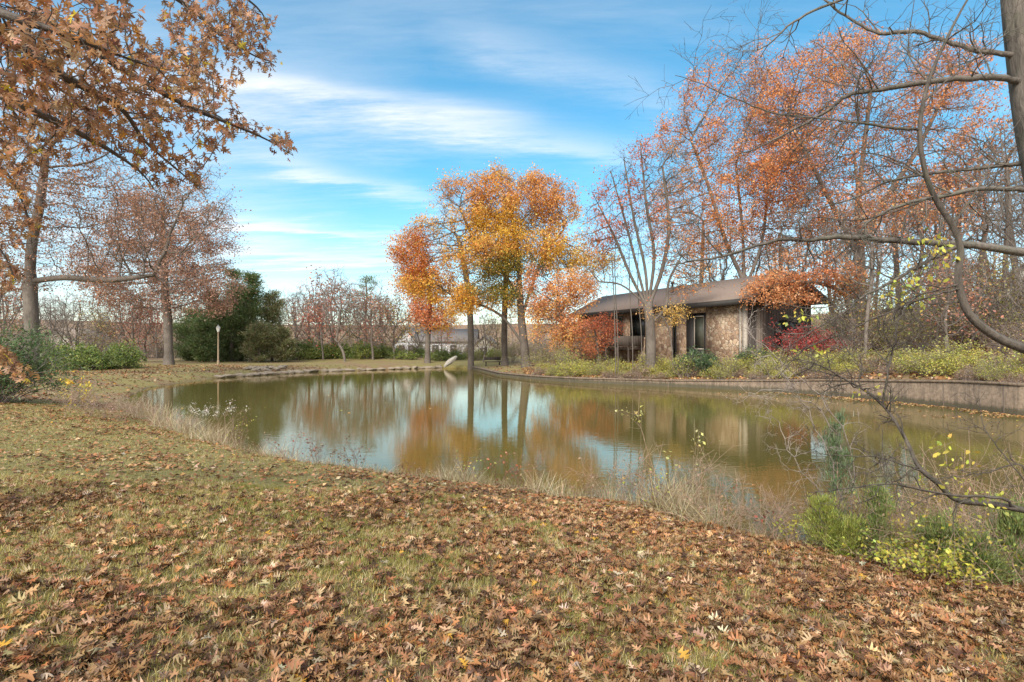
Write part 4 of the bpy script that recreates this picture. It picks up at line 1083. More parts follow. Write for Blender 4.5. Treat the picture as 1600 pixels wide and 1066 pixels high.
def place(proto, px, Y, sc, label, cat, group, rz=None, name=None):
    r_ = proto if id(proto) not in used else copy_tree(proto)
    used.add(id(proto)); g = G(px, Y)
    r_.location = tuple(g); r_.rotation_euler = (0, 0, rng.uniform(0, 6.28) if rz is None else rz); r_.scale = (sc, sc, sc * rng.uniform(.92, 1.08))
    if name: r_.name = name
    return tag(r_, label, cat, group)
# tall woods right, behind the house and up the slope
for k, (px, Y, sc) in enumerate([(1088, 62, .95), (1106, 70, .9), (1138, 66, 1.0), (1188, 60, .95), (1225, 68, 1.0), (1262, 60, .9), (1300, 66, 1.05), (1368, 62, 1.0), (1405, 55, .95), (1432, 64, 1.0),
                                 (1458, 52, .9), (1484, 46, 1.0), (1508, 58, 1.05), (1527, 48, .95), (1548, 62, 1.1), (1568, 42, 1.05), (1590, 50, 1.0), (1640, 45, 1.0), (1700, 48, 1.0), (1210, 78, 1.0), (1330, 80, 1.0), (1390, 76, .9), (1470, 72, 1.0), (1560, 74, 1.0), (1760, 44, 1.0), (1850, 50, 1)]):
    place(protoT[(k * 3 + 2) % 4 if k % 2 else (k // 2) % 2], px, Y, sc, 'tall thin woodland tree with grey trunk behind and above the house and slope', 'tree', 'tall trees of the wood on the right slope', name='woodland_tree')
for k in range(26):
    px = rng.uniform(1290, 1700); Y = wallY_(px) + rng.uniform(6, 24)
    place(protoS[(0, 2, 0, 1)[k % 4]] if k % 3 else protoT[1 if k % 2 else 3], px, Y, rng.uniform(.6, .85), 'slim bare understory tree standing among the bushes of the right slope', 'tree', 'understory trees on the right slope', name='understory_tree')
# small trees along the far side
for k, (px, Y, sc) in enumerate([(505, 72, 1.25), (540, 68, 1.35), (520, 78, 1.5), (583, 70, 1.15), (616, 72, 1.2), (645, 76, .95), (598, 78, 1.2), (560, 80, 1.3), (480, 80, 1.2), (465, 84, 1.3), (690, 84, .8), (755, 66, .8), (775, 78, .9)]):
    place(protoS[(3, 0, 1, 1, 2, 0, 3, 2, 1, 0, 1, 0, 2)[k]], px, Y, sc, 'slim small tree on the far side between the evergreens and the orange trees', 'tree', 'small trees on the far side', name='small_tree')
for k, (px, Y, sc) in enumerate([(95, 66, 1.1), (125, 70, 1.2), (150, 62, .9), (178, 72, 1.3), (205, 64, 1.0), (228, 68, .9), (20, 60, 1.1), (-10, 55, 1.2), (290, 80, 1.0), (70, 78, 1.2), (245, 82, 1.1), (190, 80, 1.1)]):
    place(protoS[(0, 0, 2, 0, 1, 3, 0, 1, 0, 0, 1, 0)[k]], px, Y, sc, 'small bare tree in the thicket behind the left lawn', 'tree', 'small trees behind the left lawn', name='small_tree')
for k in range(34):
    px = -60 + k * 33 + rng.uniform(-12, 12)
    place(protoT[k % 4] if k % 3 else protoS[k % 4], px, rng.uniform(105, 140), rng.uniform(.55, .8), 'bare grey tree in the distant wood across the far horizon', 'tree', 'distant trees beyond the houses', name='distant_tree')

# ------------------------------------------------------------------ foreground oak, its trunk just out of frame at left
b = np.array((-6.4, 4.6, gz(-6.4, 4.6)))
s = Skel(); tk = s.line([b + (0, 0, -.2), b + (.05, 0, 2.0), b + (.1, -.1, 4.2), b + (.3, -.2, 6.5), b + (.4, 0, 9)], .30, .14, sub=5)
def limb(s, par_z, pts, r0, r1, sub=4, ids=tk):
    k = min(ids, key=lambda i: abs(s.p[i][2] - par_z)); return s.line([P(*q) for q in pts], r0, r1, par=k, sub=sub)
limbs = []
limbs.append(limb(s, 4.0, [(-120, 90, 4.0), (0, 147, 3.8), (62, 178, 3.9), (119, 206, 4.1), (175, 237, 4.3), (219, 269, 4.5), (244, 300, 4.6)], .05, .004))
limbs.append(limb(s, 4.8, [(-100, 20, 3.8), (30, 70, 3.5), (94, 116, 3.6), (147, 144, 3.8), (194, 175, 4.0), (225, 219, 4.3), (269, 259, 4.5), (312, 294, 4.7)], .05, .004))
limbs.append(limb(s, 5.6, [(-80, -60, 4.0), (50, 20, 3.8), (120, 62, 4.0), (219, 125, 4.3), (300, 169, 4.7), (369, 197, 5.1), (419, 219, 5.4), (458, 243, 5.6)], .05, .004))
limbs.append(limb(s, 6.6, [(60, -120, 4.6), (200, -50, 5.0), (272, -5, 5.2), (312, 25, 5.4), (347, 56, 5.5), (400, 88, 5.7), (432, 98, 5.9)], .045, .004))
limbs.append(limb(s, 7.0, [(150, -160, 4.6), (260, -80, 5.0), (340, -30, 5.4), (400, 10, 5.8), (425, 50, 6.0)], .045, .004))
limbs.append(limb(s, 3.4, [(-200, 200, 4.8), (-60, 230, 5.0), (10, 270, 5.2), (40, 330, 5.4), (50, 380, 5.5)], .035, .004))
limbs.append(limb(s, 2.8, [(-200, 300, 4.9), (-60, 340, 5.2), (0, 390, 5.4), (25, 440, 5.5)], .03, .004))
limbs.append(limb(s, 2.6, [(-220, 460, 4.9), (-60, 520, 5.2), (0, 560, 5.4), (30, 580, 5.5), (55, 600, 5.5)], .025, .003))
limbs.append(limb(s, 5.2, [(-100, -20, 3.2), (0, 20, 2.9), (90, 50, 2.9), (170, 80, 3.1), (250, 110, 3.4)], .04, .004))
def blobY(bl, n):
    w = np.array([x[2] * x[3] * x[5] for x in bl], float); w /= w.sum(); k = rng.choice(len(bl), n, p=w); B = np.array(bl, float)[k]
    d = norm(rng.normal(size=(n, 3))) * rng.uniform(0, 1, (n, 1)) ** .45
    Y = B[:, 4] + d[:, 1] * .7
    return np.stack([(B[:, 0] + d[:, 0] * B[:, 2] - 800) / FPX * Y, Y, CAMZ - (B[:, 1] + d[:, 2] * B[:, 3] - HOR) / FPX * Y], -1)
OB = [(90, 50, 150, 75, 3.2, 1.3), (210, 110, 120, 60, 3.8, 1.2), (330, 35, 85, 55, 5.2, 1.5), (385, 60, 48, 58, 5.7, 1.3), (300, 90, 60, 40, 4.9, .8), (340, 140, 40, 30, 5.0, .6), (150, 190, 140, 50, 4.2, 1.0), (270, 175, 70, 45, 4.6, .9), (370, 198, 55, 20, 5.1, .6),
      (438, 228, 22, 20, 5.5, .8), (240, 245, 50, 35, 4.5, .7), (300, 278, 30, 18, 4.7, .8), (320, 225, 40, 25, 4.8, .6), (440, 215, 25, 14, 5.5, .7), (20, 230, 60, 70, 4.4, .7), (30, 330, 50, 60, 5.4, .8), (10, 420, 30, 50, 5.5, .7), (0, 110, 60, 70, 3.2, 1), (60, 130, 80, 50, 3.6, 1), (415, 95, 22, 22, 5.8, .6), (10, 560, 26, 22, 5.4, 1.1), (35, 585, 24, 18, 5.5, 1.1)]
att = blobY(OB, 4200)
p, par = colonize(s.p, s.par, att, .085, .12)
n0 = len(s.p); r_known = np.array([x for x in s.r])
r = pipe_radii(par, .0028, .05); r[:n0] = r_known; r[n0:] = np.minimum(r[n0:], .009)
V, F = tubes(p, par, r)
root = empty('oak_tree', b); tag(root, 'near oak reaching in from the upper left corner with large lobed brown leaves', 'tree')
mk('trunk', V - b, F, M_bark_dark, root, smooth=True)
cand = p[n0:]; cnt = np.bincount(par[par >= 0], minlength=len(p))[n0:]
vis = np.ones(len(cand), bool)
k = np.repeat(np.arange(len(cand)), 3)
k = k[rng.random(len(k)) < np.where(cnt[k] == 0, 1.0, .7)]
pos = cand[k] + rng.normal(size=(len(k), 3)) * .035
OAKC = [(.34, .17, .075), (.42, .23, .115), (.26, .125, .06), (.50, .31, .19), (.46, .22, .08), (.20, .10, .06)]
col = palette(len(k), OAKC, [4, 4, 3, 2, 2.5, 1.5], .18)
odd = rng.random(len(k)); col[odd < .035] = (.70, .33, .06); col[odd < .015] = (.62, .48, .05)
# leaves hang: blade points down and outward
d = norm(rng.normal(size=(len(k), 3)) * .65 + np.array((.35, 0, -.75))); zz = norm(np.cross(np.cross(d, rng.normal(size=(len(k), 3))), d)); rot = np.stack([np.cross(d, zz), d, zz], -1)
scatter('crown', LEAFS + LEAFS_FLAT * 2, pos, rot, .080 * rng.uniform(.65, 1.25, len(k)), col, M_leaf, root, origin=b)
print('foreground oak', len(p), len(k))

# ------------------------------------------------------------------ near tree at the right edge with long bare limbs
def twig_mesh_tree(name, label, cat, s, base, mat=M_bark_fore, group=None):
    V, F = tubes(np.array(s.p), np.array(s.par), np.array(s.r, float))
    root = empty(name, base); tag(root, label, cat, group); mk('trunk', V - base, F, mat, root, smooth=True); return root
bx = (1700 - 800) / FPX * 6.0; b = np.array((bx, 6.0, gz(bx, 6.0)))
s = Skel(); tk = s.line([b + (0, 0, -.2), b + (.02, 0, .7), P(1685, 520, 6.1), P(1640, 330, 6.1), P(1612, 200, 6.1), P(1596, 90, 6.1), P(1585, 0, 6.1), P(1572, -160, 6.1)], .20, .105, sub=5)
def at(s, ids, q): q = P(*q); return min(ids, key=lambda i: np.linalg.norm(s.p[i] - q))
def br(s, ids, pts, r0, r1, n=14, lmin=.3, lmax=1.0, rr=.010, depth=3, **kw):
    r0, r1, n = r0 * .84, r1 * .8, int(n * .95)
    k = at(s, ids, pts[0]); l = s.line([P(*q) for q in pts[1:]], r0, r1, par=k, sub=5, wob=.004)
    s.sprout(l, n, lmin, lmax, rr, depth, **kw); return l
l1 = br(s, tk, [(1600, 85, 6.1), (1566, 84, 6.1), (1525, 79, 6.2), (1488, 68, 6.3), (1431, 49, 6.4), (1375, 52, 6.6), (1330, 30, 6.7), (1289, 0, 6.8), (1250, -50, 6.9)], .045, .016, 16, flat=.3)
l2 = br(s, tk, [(1605, 122, 6.1), (1566, 122, 6.0), (1518, 122, 5.9), (1450, 128, 5.9), (1375, 141, 6.0), (1323, 150, 6.1), (1293, 173, 6.2), (1240, 203, 6.3), (1188, 229, 6.4), (1150, 243, 6.4)], .052, .007, 18, flat=.3)
l3 = br(s, tk, [(1620, 255, 6.1), (1596, 255, 6.2), (1563, 259, 6.3), (1514, 265, 6.4), (1450, 272, 6.5), (1383, 285, 6.6), (1338, 308, 6.8), (1281, 326, 6.9), (1225, 340, 7.0)], .035, .006, 18, flat=.3)
l4 = br(s, tk, [(1640, 296, 6.1), (1600, 296, 5.9), (1525, 296, 5.8), (1469, 308, 5.8), (1413, 319, 5.8), (1360, 345, 5.9), (1338, 371, 5.9), (1326, 398, 5.9)], .04, .006, 14, flat=.3)
l5 = br(s, tk, [(1670, 405, 6.1), (1600, 394, 5.8), (1544, 386, 5.7), (1488, 381, 5.7), (1413, 377, 5.8), (1319, 370, 5.9), (1263, 375, 6.0), (1214, 375, 6.1), (1131, 400, 6.3), (1085, 407, 6.4), (1040, 416, 6.5)], .062, .007, 16, .25, .8, flat=.3, start=.3)
l6 = br(s, l5, [(1500, 382, 5.7), (1470, 398, 5.65), (1455, 405, 5.6), (1425, 422, 5.6), (1380, 447, 5.6), (1342, 467, 5.6), (1320, 487, 5.5), (1270, 517, 5.5), (1235, 540, 5.4)], .03, .006, 14, .25, .7, flat=.3)
l7 = br(s, tk, [(1580, -60, 6.1), (1500, -60, 6.3), (1400, -30, 6.5), (1300, 5, 6.7), (1240, 35, 6.8), (1200, 70, 6.8), (1175, 80, 6.9)], .035, .006, 18, flat=.3)
root = twig_mesh_tree('bare_tree', 'near grey barked tree at the right edge with long bare limbs reaching across the sky', 'tree', s, b, M_bark_limb)
# second stem that curves up out of the right edge
b2x = (1800 - 800) / FPX * 5.2; b = np.array((b2x, 5.2, gz(b2x, 5.2)))
s = Skel(); ck = s.line([b + (0, 0, -.2), P(1750, 640, 5.2), P(1660, 570, 5.1), P(1600, 545, 5.0), P(1560, 528, 5.0), P(1520, 498, 5.0), P(1503, 465, 5.0), P(1497, 430, 5.0), P(1501, 392, 5.0), P(1490, 355, 5.0), P(1464, 315, 5.0), P(1446, 270, 5.0), P(1437, 203, 5.0), P(1450, 130, 5.1), P(1475, 70, 5.2), P(1500, 20, 5.3), P(1530, -30, 5.3)], .062, .010, sub=5)
for i, q in enumerate(ck): s.r[q] = np.interp(i / len(ck), [0, .25, .5, .7, .85, 1], [.055, .044, .036, .026, .015, .008])
br(s, ck, [(1437, 203, 5.0), (1390, 199, 5.0), (1330, 190, 5.0), (1280, 185, 5.1), (1215, 178, 5.2), (1150, 155, 5.3), (1100, 133, 5.4), (1055, 118, 5.5)], .018, .004, 16, .3, .9, flat=.3)
br(s, ck, [(1496, 447, 5.0), (1456, 455, 4.95), (1425, 465, 4.9), (1405, 471, 4.9), (1370, 480, 4.8)], .012, .004, 10, .15, .5, flat=.3)
m2 = br(s, ck, [(1496, 453, 5.0), (1458, 462, 4.9), (1420, 474, 4.9), (1380, 492, 4.8), (1360, 500, 4.8), (1320, 520, 4.8), (1262, 544, 4.7), (1235, 566, 4.7), (1215, 590, 4.7)], .014, .004, 20, .15, .5, flat=.3, wob=.3, spread=1.2)
br(s, ck, [(1498, 475, 5.0), (1460, 475, 5.1), (1420, 472, 5.2), (1380, 478, 5.2)], .010, .003, 6, .15, .4, flat=.3)
br(s, ck, [(1445, 170, 5.1), (1500, 110, 5.1), (1560, 60, 5.1), (1600, 40, 5.1)], .012, .004, 8, .2, .6, flat=.3)
br(s, ck, [(1490, 350, 5.0), (1530, 290, 5.1), (1570, 220, 5.2), (1600, 180, 5.2)], .012, .004, 8, .2, .6, flat=.3)
br(s, ck, [(1462, 310, 5.0), (1400, 330, 4.9), (1330, 345, 4.9), (1270, 340, 4.9), (1200, 355, 5.0)], .012, .003, 12, .2, .7, flat=.3)
br(s, ck, [(1446, 280, 5.0), (1400, 250, 5.1), (1340, 240, 5.1), (1260, 262, 5.1)], .010, .003, 10, .2, .7, flat=.3)
rootc = twig_mesh_tree('curved_tree', 'thin dark tree stem curving in from the right edge and up in an S', 'tree', s, b, M_bark_fore)
YL = [(.62, .58, .10), (.52, .55, .08), (.66, .52, .09), (.45, .50, .12)]
def leafsets(root, b, spots, name='foliage', size=.05, mat=M_leaf, cols=YL):
    pos, = [np.concatenate([P(px, py, Y) + rng.normal(size=(n, 3)) * np.array((sx, .10, sy)) * Y / FPX for px, py, Y, sx, sy, n in [(a, b_, c, d_, e_, f_) for a, b_, c, d_, e_, f_ in spots]])]
    n = len(pos); d = norm(rng.normal(size=(n, 3)) * .7 + np.array((0, 0, -.6))); zz = norm(np.cross(np.cross(d, rng.normal(size=(n, 3))), d)); rot = np.stack([np.cross(d, zz), d, zz], -1)
    lf = [(np.array([(0, 0, 0), (.28, .35, .06), (.2, .7, .0), (0, 1, -.1), (-.2, .7, 0), (-.28, .35, .06)]), np.array([(0, 1, 2, 3, 4, 5)]))]
    scatter(name, lf, pos, rot, size * rng.uniform(.6, 1.3, n), palette(n, cols, None, .15), mat, root, origin=b)
leafsets(rootc, b, [(1455, 375, 5, 18, 8, 26), (1475, 392, 5, 14, 6, 18), (1430, 455, 5, 28, 14, 50), (1400, 465, 5, 16, 9, 26), (1250, 494, 4.8, 14, 5, 22), (1280, 552, 4.8, 10, 5, 16), (1245, 545, 4.8, 6, 4, 8), (1415, 432, 5, 20, 10, 20), (1470, 420, 5, 12, 8, 12)])
# lower bare tree leaning in over the water
b3x = (1760 - 800) / FPX * 4.6; b = np.array((b3x, 4.6, gz(b3x, 4.6)))
s = Skel(); dk_ = s.line([b + (0, 0, -.2), P(1700, 815, 4.6), P(1600, 797, 4.6), P(1550, 788, 4.6), P(1495, 781, 4.6), P(1465, 755, 4.6), P(1435, 729, 4.6), P(1416, 688, 4.7), P(1390, 646, 4.8), P(1360, 616, 4.9), P(1323, 594, 5.0), P(1281, 571, 5.1), P(1240, 560, 5.2)], .030, .005, sub=5)
for i, q in enumerate(dk_): s.r[q] = np.interp(i / len(dk_), [0, .3, .6, 1], [.032, .024, .017, .004])
s.sprout(dk_[30:], 16, .15, .5, .008, 3, flat=.3, wob=.3, spread=1.2)
v1 = br(s, dk_, [(1381, 631, 4.8), (1386, 590, 4.8), (1398, 535, 4.8), (1402, 505, 4.8), (1417, 480, 4.8), (1440, 442, 4.8), (1452, 422, 4.8), (1470, 390, 4.8)], .014, .004, 12, .15, .5, flat=.3)
br(s, dk_, [(1590, 795, 4.6), (1563, 778, 4.5), (1488, 774, 4.4), (1413, 759, 4.4), (1375, 757, 4.4), (1319, 763, 4.4), (1263, 770, 4.5)], .017, .004, 14, .12, .4, flat=.3, wob=.3, spread=1.1)
br(s, dk_, [(1440, 740, 4.6), (1398, 721, 4.6), (1360, 714, 4.7), (1304, 712, 4.8), (1260, 705, 4.8)], .011, .003, 14, .12, .45, flat=.3, wob=.3, spread=1.2)
br(s, dk_, [(1400, 758, 4.5), (1390, 755, 4.5), (1379, 721, 4.6), (1379, 669, 4.7)], .009, .004, 3, .1, .3, flat=.3)
br(s, dk_, [(1620, 800, 4.6), (1597, 729, 4.4), (1544, 738, 4.4), (1507, 744, 4.5), (1450, 750, 4.5)], .010, .004, 10, .12, .4, flat=.3)
br(s, dk_, [(1640, 800, 4.6), (1600, 750, 4.3), (1560, 700, 4.3), (1535, 660, 4.4), (1530, 600, 4.5)], .008, .003, 10, .12, .4, flat=.3)
rootd = twig_mesh_tree('bare_sapling', 'low bare tree leaning in from the right over the water with upturned twigs', 'sapling', s, b, M_bark_fore)
leafsets(rootd, b, [(1500, 728, 4.6, 14, 8, 16), (1470, 700, 4.6, 20, 14, 18), (1375, 610, 4.8, 10, 5, 6), (1345, 612, 4.8, 8, 4, 5), (1540, 780, 4.5, 25, 14, 24), (1505, 755, 4.5, 16, 6, 14)], size=.045)
# pale dead twig bush hanging above the far wall, this side of the water
b4x = (1330 - 800) / FPX * 7.0; b = np.array((b4x, 7.0, gz(b4x, 7.0)))
s = Skel(); r0_ = s.add(b + (0, 0, -.1), -1, .02)
for (pts) in ([(1320, 800, 6.9), (1290, 700, 6.7), (1262, 640, 6.6), (1230, 590, 6.5), (1200, 560, 6.5), (1150, 540, 6.5)], [(1330, 780, 6.9), (1310, 680, 6.8), (1250, 620, 6.7), (1190, 612, 6.6), (1160, 622, 6.6)],
              [(1340, 760, 6.9), (1300, 640, 6.7), (1240, 580, 6.6), (1180, 530, 6.6), (1160, 505, 6.6)], [(1300, 800, 7.0), (1240, 720, 7.0), (1210, 660, 7.1), (1180, 650, 7.1)]):
    l = s.line([P(*q) for q in pts], .010, .0035, par=r0_, sub=4, wob=.02); s.sprout(l, 14, .15, .6, .006, 3, wob=.35, spread=1.2, flat=.2)
twig_mesh_tree('dead_shrub', 'tangled pale dead twigs standing at the shore before the retaining wall', 'shrub', s, b, M_bark_pale)

# ------------------------------------------------------------------ bushes
def bush_proto(name, rx, h, cols, n, size, nst=26, th=1.0, seed=0, bark=M_bark_far, keepstem=True, spread=.10, tmpl=None):
    root = empty(name, (0, 0, 0)); s = Skel(); r0 = s.add((0, 0, -.15), -1, .02); tips = []
    for i in range(nst):
        a = rng.uniform(0, 2 * np.pi); q = math.sqrt(rng.random())
        j = s.add((math.cos(a) * rx * .35 * q, math.sin(a) * rx * .35 * q, -.05), r0, .016 * th)
        L = h * rng.uniform(.75, 1.25); d = (math.cos(a) * q * rx / h * .9, math.sin(a) * q * rx / h * .9, 1)
        seg = s.wander(j, d, L, .014 * th, .006 * th, 5, .2, droop=.5 * q); tips += seg[1:]
        new = s.sprout(seg, 4, .2 * h, .5 * h, .007 * th, 2, wob=.3, nseg=3); tips += new
    V, F = tubes(s.p, s.par, s.r); mk('stem', V, F, bark, root, smooth=True)
    if n:
        T_ = np.array([s.p[q] for q in tips]); T_ = T_[T_[:, 2] > .05]; k = rng.integers(0, len(T_), n)
        pos = T_[k] + rng.normal(size=(n, 3)) * spread
        scatter('foliage', tmpl or [lozenge(.3), lozenge(-.2)], pos, rand_rot(n, .25), size * rng.uniform(.6, 1.4, n), palette(n, cols, None, .2), M_leaf, root)
    return root
YG = [(.44, .43, .09), (.52, .49, .11), (.34, .36, .09), (.58, .50, .14)]
OL = [(.30, .31, .09), (.38, .36, .12), (.22, .23, .07), (.40, .33, .13)]
GR = [(.16, .23, .06), (.22, .28, .07), (.12, .18, .05), (.30, .33, .09)]
BR = [(.34, .22, .13), (.42, .29, .18), (.26, .17, .10)]
RD = [(.42, .06, .055), (.50, .10, .08), (.32, .045, .045)]
bY = [bush_proto('yellow_green_bush', 1.2, 1.1, YG, 2300, .085, seed=1), bush_proto('yellow_green_bush', 1.4, .9, YG + OL[:2], 1700, .085, seed=2), bush_proto('yellow_green_bush', 1.0, 1.5, YG[:3] + OL, 1500, .085, seed=3)]
bO = [bush_proto('olive_bush', 1.5, 2.2, OL, 1700, .10, nst=34), bush_proto('olive_bush', 1.7, 2.9, OL + YG[:1], 1500, .10, nst=34)]
bG = [bush_proto('green_bush', 1.7, 1.9, GR, 3600, .15), bush_proto('green_bush', 2.0, 1.6, GR + YG[:1], 3600, .15)]
bB = [bush_proto('brown_bush', 1.0, .8, BR, 700, .08, nst=40), bush_proto('brown_bush', 1.3, 2.0, BR + OL[:1], 500, .10, nst=40)]
def put(protos, k, px, Y, sc, label, cat, group, name, dz=0, h=1.0):
    pr = protos[k % len(protos)]; r_ = pr if id(pr) not in used else copy_tree(pr); used.add(id(pr))
    g = G(px, Y, dz); r_.location = tuple(g); r_.rotation_euler = (0, 0, rng.uniform(0, 6.28)); r_.scale = (sc, sc, sc * h * rng.uniform(.85, 1.15)); r_.name = name
    return tag(r_, label, cat, group)
wallY = lambda px: float(np.interp(px, [735, 778, 830, 900, 1000, 1100, 1200, 1300, 1400, 1500, 1600, 1750], [60, 47, 41.7, 38.1, 35.4, 33, 30.7, 28, 25.1, 22.6, 20.1, 18.6]))
k = 0
for row, (d0, sc0) in enumerate(((.32, .6), (1.5, .8), (3.4, .95))):
    px = 835 + row * 9
    while px < 1680:
        Y = wallY(px) + d0 + rng.uniform(-.4, .6)
        if not (1035 < px < 1095 and row == 0):
            brown = rng.random() < ((.85 if px < 1060 else .5), .3, .15)[row]
            if brown: put(bB, 0, px, Y, sc0 * rng.uniform(.8, 1.3), 'low brown twiggy bush at the lip of the retaining wall', 'bush', 'brown bushes along the retaining wall', 'brown_bush')
            else: put(bY, k, px, Y, sc0 * rng.uniform(.75, 1.2), 'low yellow green bush on the bank above the retaining wall', 'bush', 'yellow green bushes on the bank above the wall', 'yellow_green_bush', h=.9)
        k += 1; px += rng.uniform(20, 32) * (30 / Y)
for i in range(46):
    px = rng.uniform(1200, 1700); Y = wallY(px) + rng.uniform(7, 26)
    if px < 1290 and Y < 46: continue
    pr, nm, lb = (bO, 'olive_bush', 'tall olive green bush on the wooded slope') if i % 3 else (bB, 'brown_bush', 'tall brown twiggy bush on the wooded slope')
    put(pr, i if pr is bO else 1, px, Y, rng.uniform(.8, 1.3), lb, 'bush', 'tall %s bushes on the wooded slope' % ('olive' if pr is bO else 'brown'), nm)
for i, px in enumerate((80, 108, 135, 160, 188, 95, 150)):
    put(bG, i, px, 47 + rng.uniform(-1, 3), (1.15, 1.1, 1.25, 1.2, 1.05, .9, 1.0)[i], 'bright green rounded bush behind the lawn at far left', 'bush', 'green bushes behind the left lawn', 'green_bush')
for i in range(20):
    px = 462 + i * 16 + rng.uniform(-5, 5)
    put(bG, i, px, 72 + rng.uniform(-2, 5), rng.uniform(.9, 1.3) * (1.0 if px < 600 else .62), 'green bush in the hedge row behind the far lawn', 'bush', 'green bushes behind the far lawn', 'green_bush')
for i, (px, Y) in enumerate(((780, 66), (800, 62), (745, 70), (850, 52), (880, 50), (905, 48), (840, 47), (870, 44))):
    put(bO, i, px, Y, .75, 'olive bush at the foot of the orange trees', 'bush', 'olive bushes at the foot of the orange trees', 'olive_bush')
for i in range(22):
    px = rng.uniform(-60, 470); put(bB, 1, px, rng.uniform(76, 88), rng.uniform(1.3, 2.2), 'tall grey brown thicket bush far behind the left lawn', 'bush', 'brown thicket behind the left lawn', 'brown_bush')
for i in range(14):
    px = 605 + i * 14 + rng.uniform(-5, 5); put(bB, 1, px, rng.uniform(79, 90), rng.uniform(.9, 1.5), 'grey brown thicket bush between the far houses', 'bush', 'brown thicket by the far houses', 'brown_bush')
for i in range(24):
    px = rng.uniform(440, 610) if i % 2 else rng.uniform(790, 960); put(bB, 1, px, rng.uniform(82, 96), rng.uniform(1.2, 1.9), 'grey brown thicket bush between the far houses', 'bush', 'brown thicket by the far houses', 'brown_bush')
rb = bush_proto('red_bush', 1.7, 2.3, RD, 5200, .11, nst=40); g = G(1262, 35.5); rb.location = tuple(g); rb.scale = (1.15, 1, .95); tag(rb, 'crimson red bush before the dark wood end of the house', 'bush')
fern = bush_proto('cedar_bush', .9, 1.5, [(.06, .11, .05), (.09, .15, .06), (.12, .19, .08)], 2600, .22, nst=30, tmpl=NEED); fern.location = tuple(G(1092, 35.3)); tag(fern, 'dark green feathery cedar bush by the entry of the stone house', 'bush')
c2 = copy_tree(fern); c2.location = tuple(G(1180, 35.6)); c2.scale = (1.0, .9, .8); tag(c2, 'dark green cedar bush under the corner of the stone house', 'bush')
# left edge: dark shrub with oak leaves, near
dk2 = bush_proto('evergreen_shrub', .9, 1.75, [(.07, .12, .04), (.10, .17, .055), (.14, .19, .07)], 9000, .10, nst=60, tmpl=NEED, spread=.09); dk2.location = tuple(G(-12, 19.0)); dk2.scale = (1.5, 1.5, 1.35)
tag(dk2, 'dark evergreen shrub cut off by the left edge of the picture', 'shrub')

# ------------------------------------------------------------------ plants along the near shore
BL = [blade(i, b_, .012) for i, b_ in enumerate((.15, .4, .7, 1.0, .3))]
STRAW = [(.55, .45, .28), (.45, .36, .21), (.62, .53, .36), (.36, .28, .16)]
def tuft(name, label, px, Y, h, n, rad, cols=STRAW, cat='grass tuft', group=None, tilt=.4, width=1.0):
    g = G(px, Y); root_n = n; a = rng.uniform(0, 6.28, n); q = np.sqrt(rng.random(n)) * rad
    x, y = g[0] + np.cos(a) * q, g[1] + np.sin(a) * q * .7
    z = np.maximum(ground(x, y), -.05)
    tm = [(v_ * np.array((width, 1, 1)), f_) for v_, f_ in BL]
    o = scatter(name, tm, np.stack([x, y, z - .02], -1), yaw_rot(n, tilt), h * rng.uniform(.4, 1.2, n), palette(n, cols, None, .2), M_grass, origin=g)
    o.location = tuple(g); return tag(o, label, cat, group)
GRP = 'straw grass tufts on the near shore'
for (px, py, h, n, rad) in ((715, 748, .42, 260, .35), (745, 755, .35, 160, .25), (850, 768, .45, 200, .25), (880, 775, .35, 150, .25), (960, 783, .35, 120, .25), (1010, 795, .45, 160, .25), (1050, 800, .62, 420, .32), (1075, 812, .5, 300, .3), (1110, 822, .45, 160, .25),
                            (620, 740, .2, 90, .3), (560, 732, .2, 90, .3), (460, 716, .35, 150, .4), (430, 712, .4, 150, .4), (350, 690, .55, 260, .5), (320, 686, .5, 220, .5), (270, 668, .6, 260, .6), (240, 655, .7, 300, .7), (210, 640, .6, 260, .7), (300, 676, .6, 240, .5)):
    tuft('grass_tuft', 'tuft of dry straw coloured grass at the edge of the near shore', px, CAMZ * FPX / (py - HOR) * .965, h, n, rad, group=GRP)
# general ragged fringe along the water
n = 26000; pts = np.array(near); pl = np.concatenate(([0], np.cumsum(np.hypot(*np.diff(pts, axis=0).T)))); q = rng.random(n) * pl[-1]
x = np.interp(q, pl, pts[:, 0]) + rng.normal(0, .22, n); y = np.interp(q, pl, pts[:, 1]) + rng.normal(0, .22, n) - .12
dn = fbm(x, y, .9, 55, 3); ok, z, s_ = on_land(x, y, -.25); z = ground(x, y); ok = (z > -.08) & (rng.random(n) < sstep((dn - .38) / .25)); x, y, z = x[ok], y[ok], z[ok]; n = len(x)
o = scatter('shore_grass', BL, np.stack([x, y, z - .02], -1), yaw_rot(n, .4), rng.uniform(.07, .26, n), palette(n, STRAW + [(.3, .28, .1), (.3, .2, .12)], None, .2), M_grass); tag(o, 'ragged fringe of dry grass along the near water line', 'grass', kind='stuff')
def weed(name, label, px, Y, h, nst, cols, n, size, cat='weed', group=None, bark=M_bark_far, tmpl=None, spr=.03, rx=.3, top=False):
    r_ = bush_proto(name, rx, h, cols, 0, size, nst=nst, bark=bark, th=.36); g = G(px, Y); g[2] = max(g[2], -.02); r_.location = tuple(g); tag(r_, label, cat, group)
    if n:
        me = r_.children[0].data; co = np.empty(len(me.vertices) * 3, np.float32); me.vertices.foreach_get('co', co); co = co.reshape(-1, 3); co = co[co[:, 2] > h * (.75 if top else .25)]
        if len(co):
            k = rng.integers(0, len(co), n); scatter('foliage', tmpl or [lozenge(.3), lozenge(-.2)], co[k] + rng.normal(size=(n, 3)) * spr, rand_rot(n, .3), size * rng.uniform(.6, 1.4, n), palette(n, cols, None, .2), M_leaf, r_)
    return r_
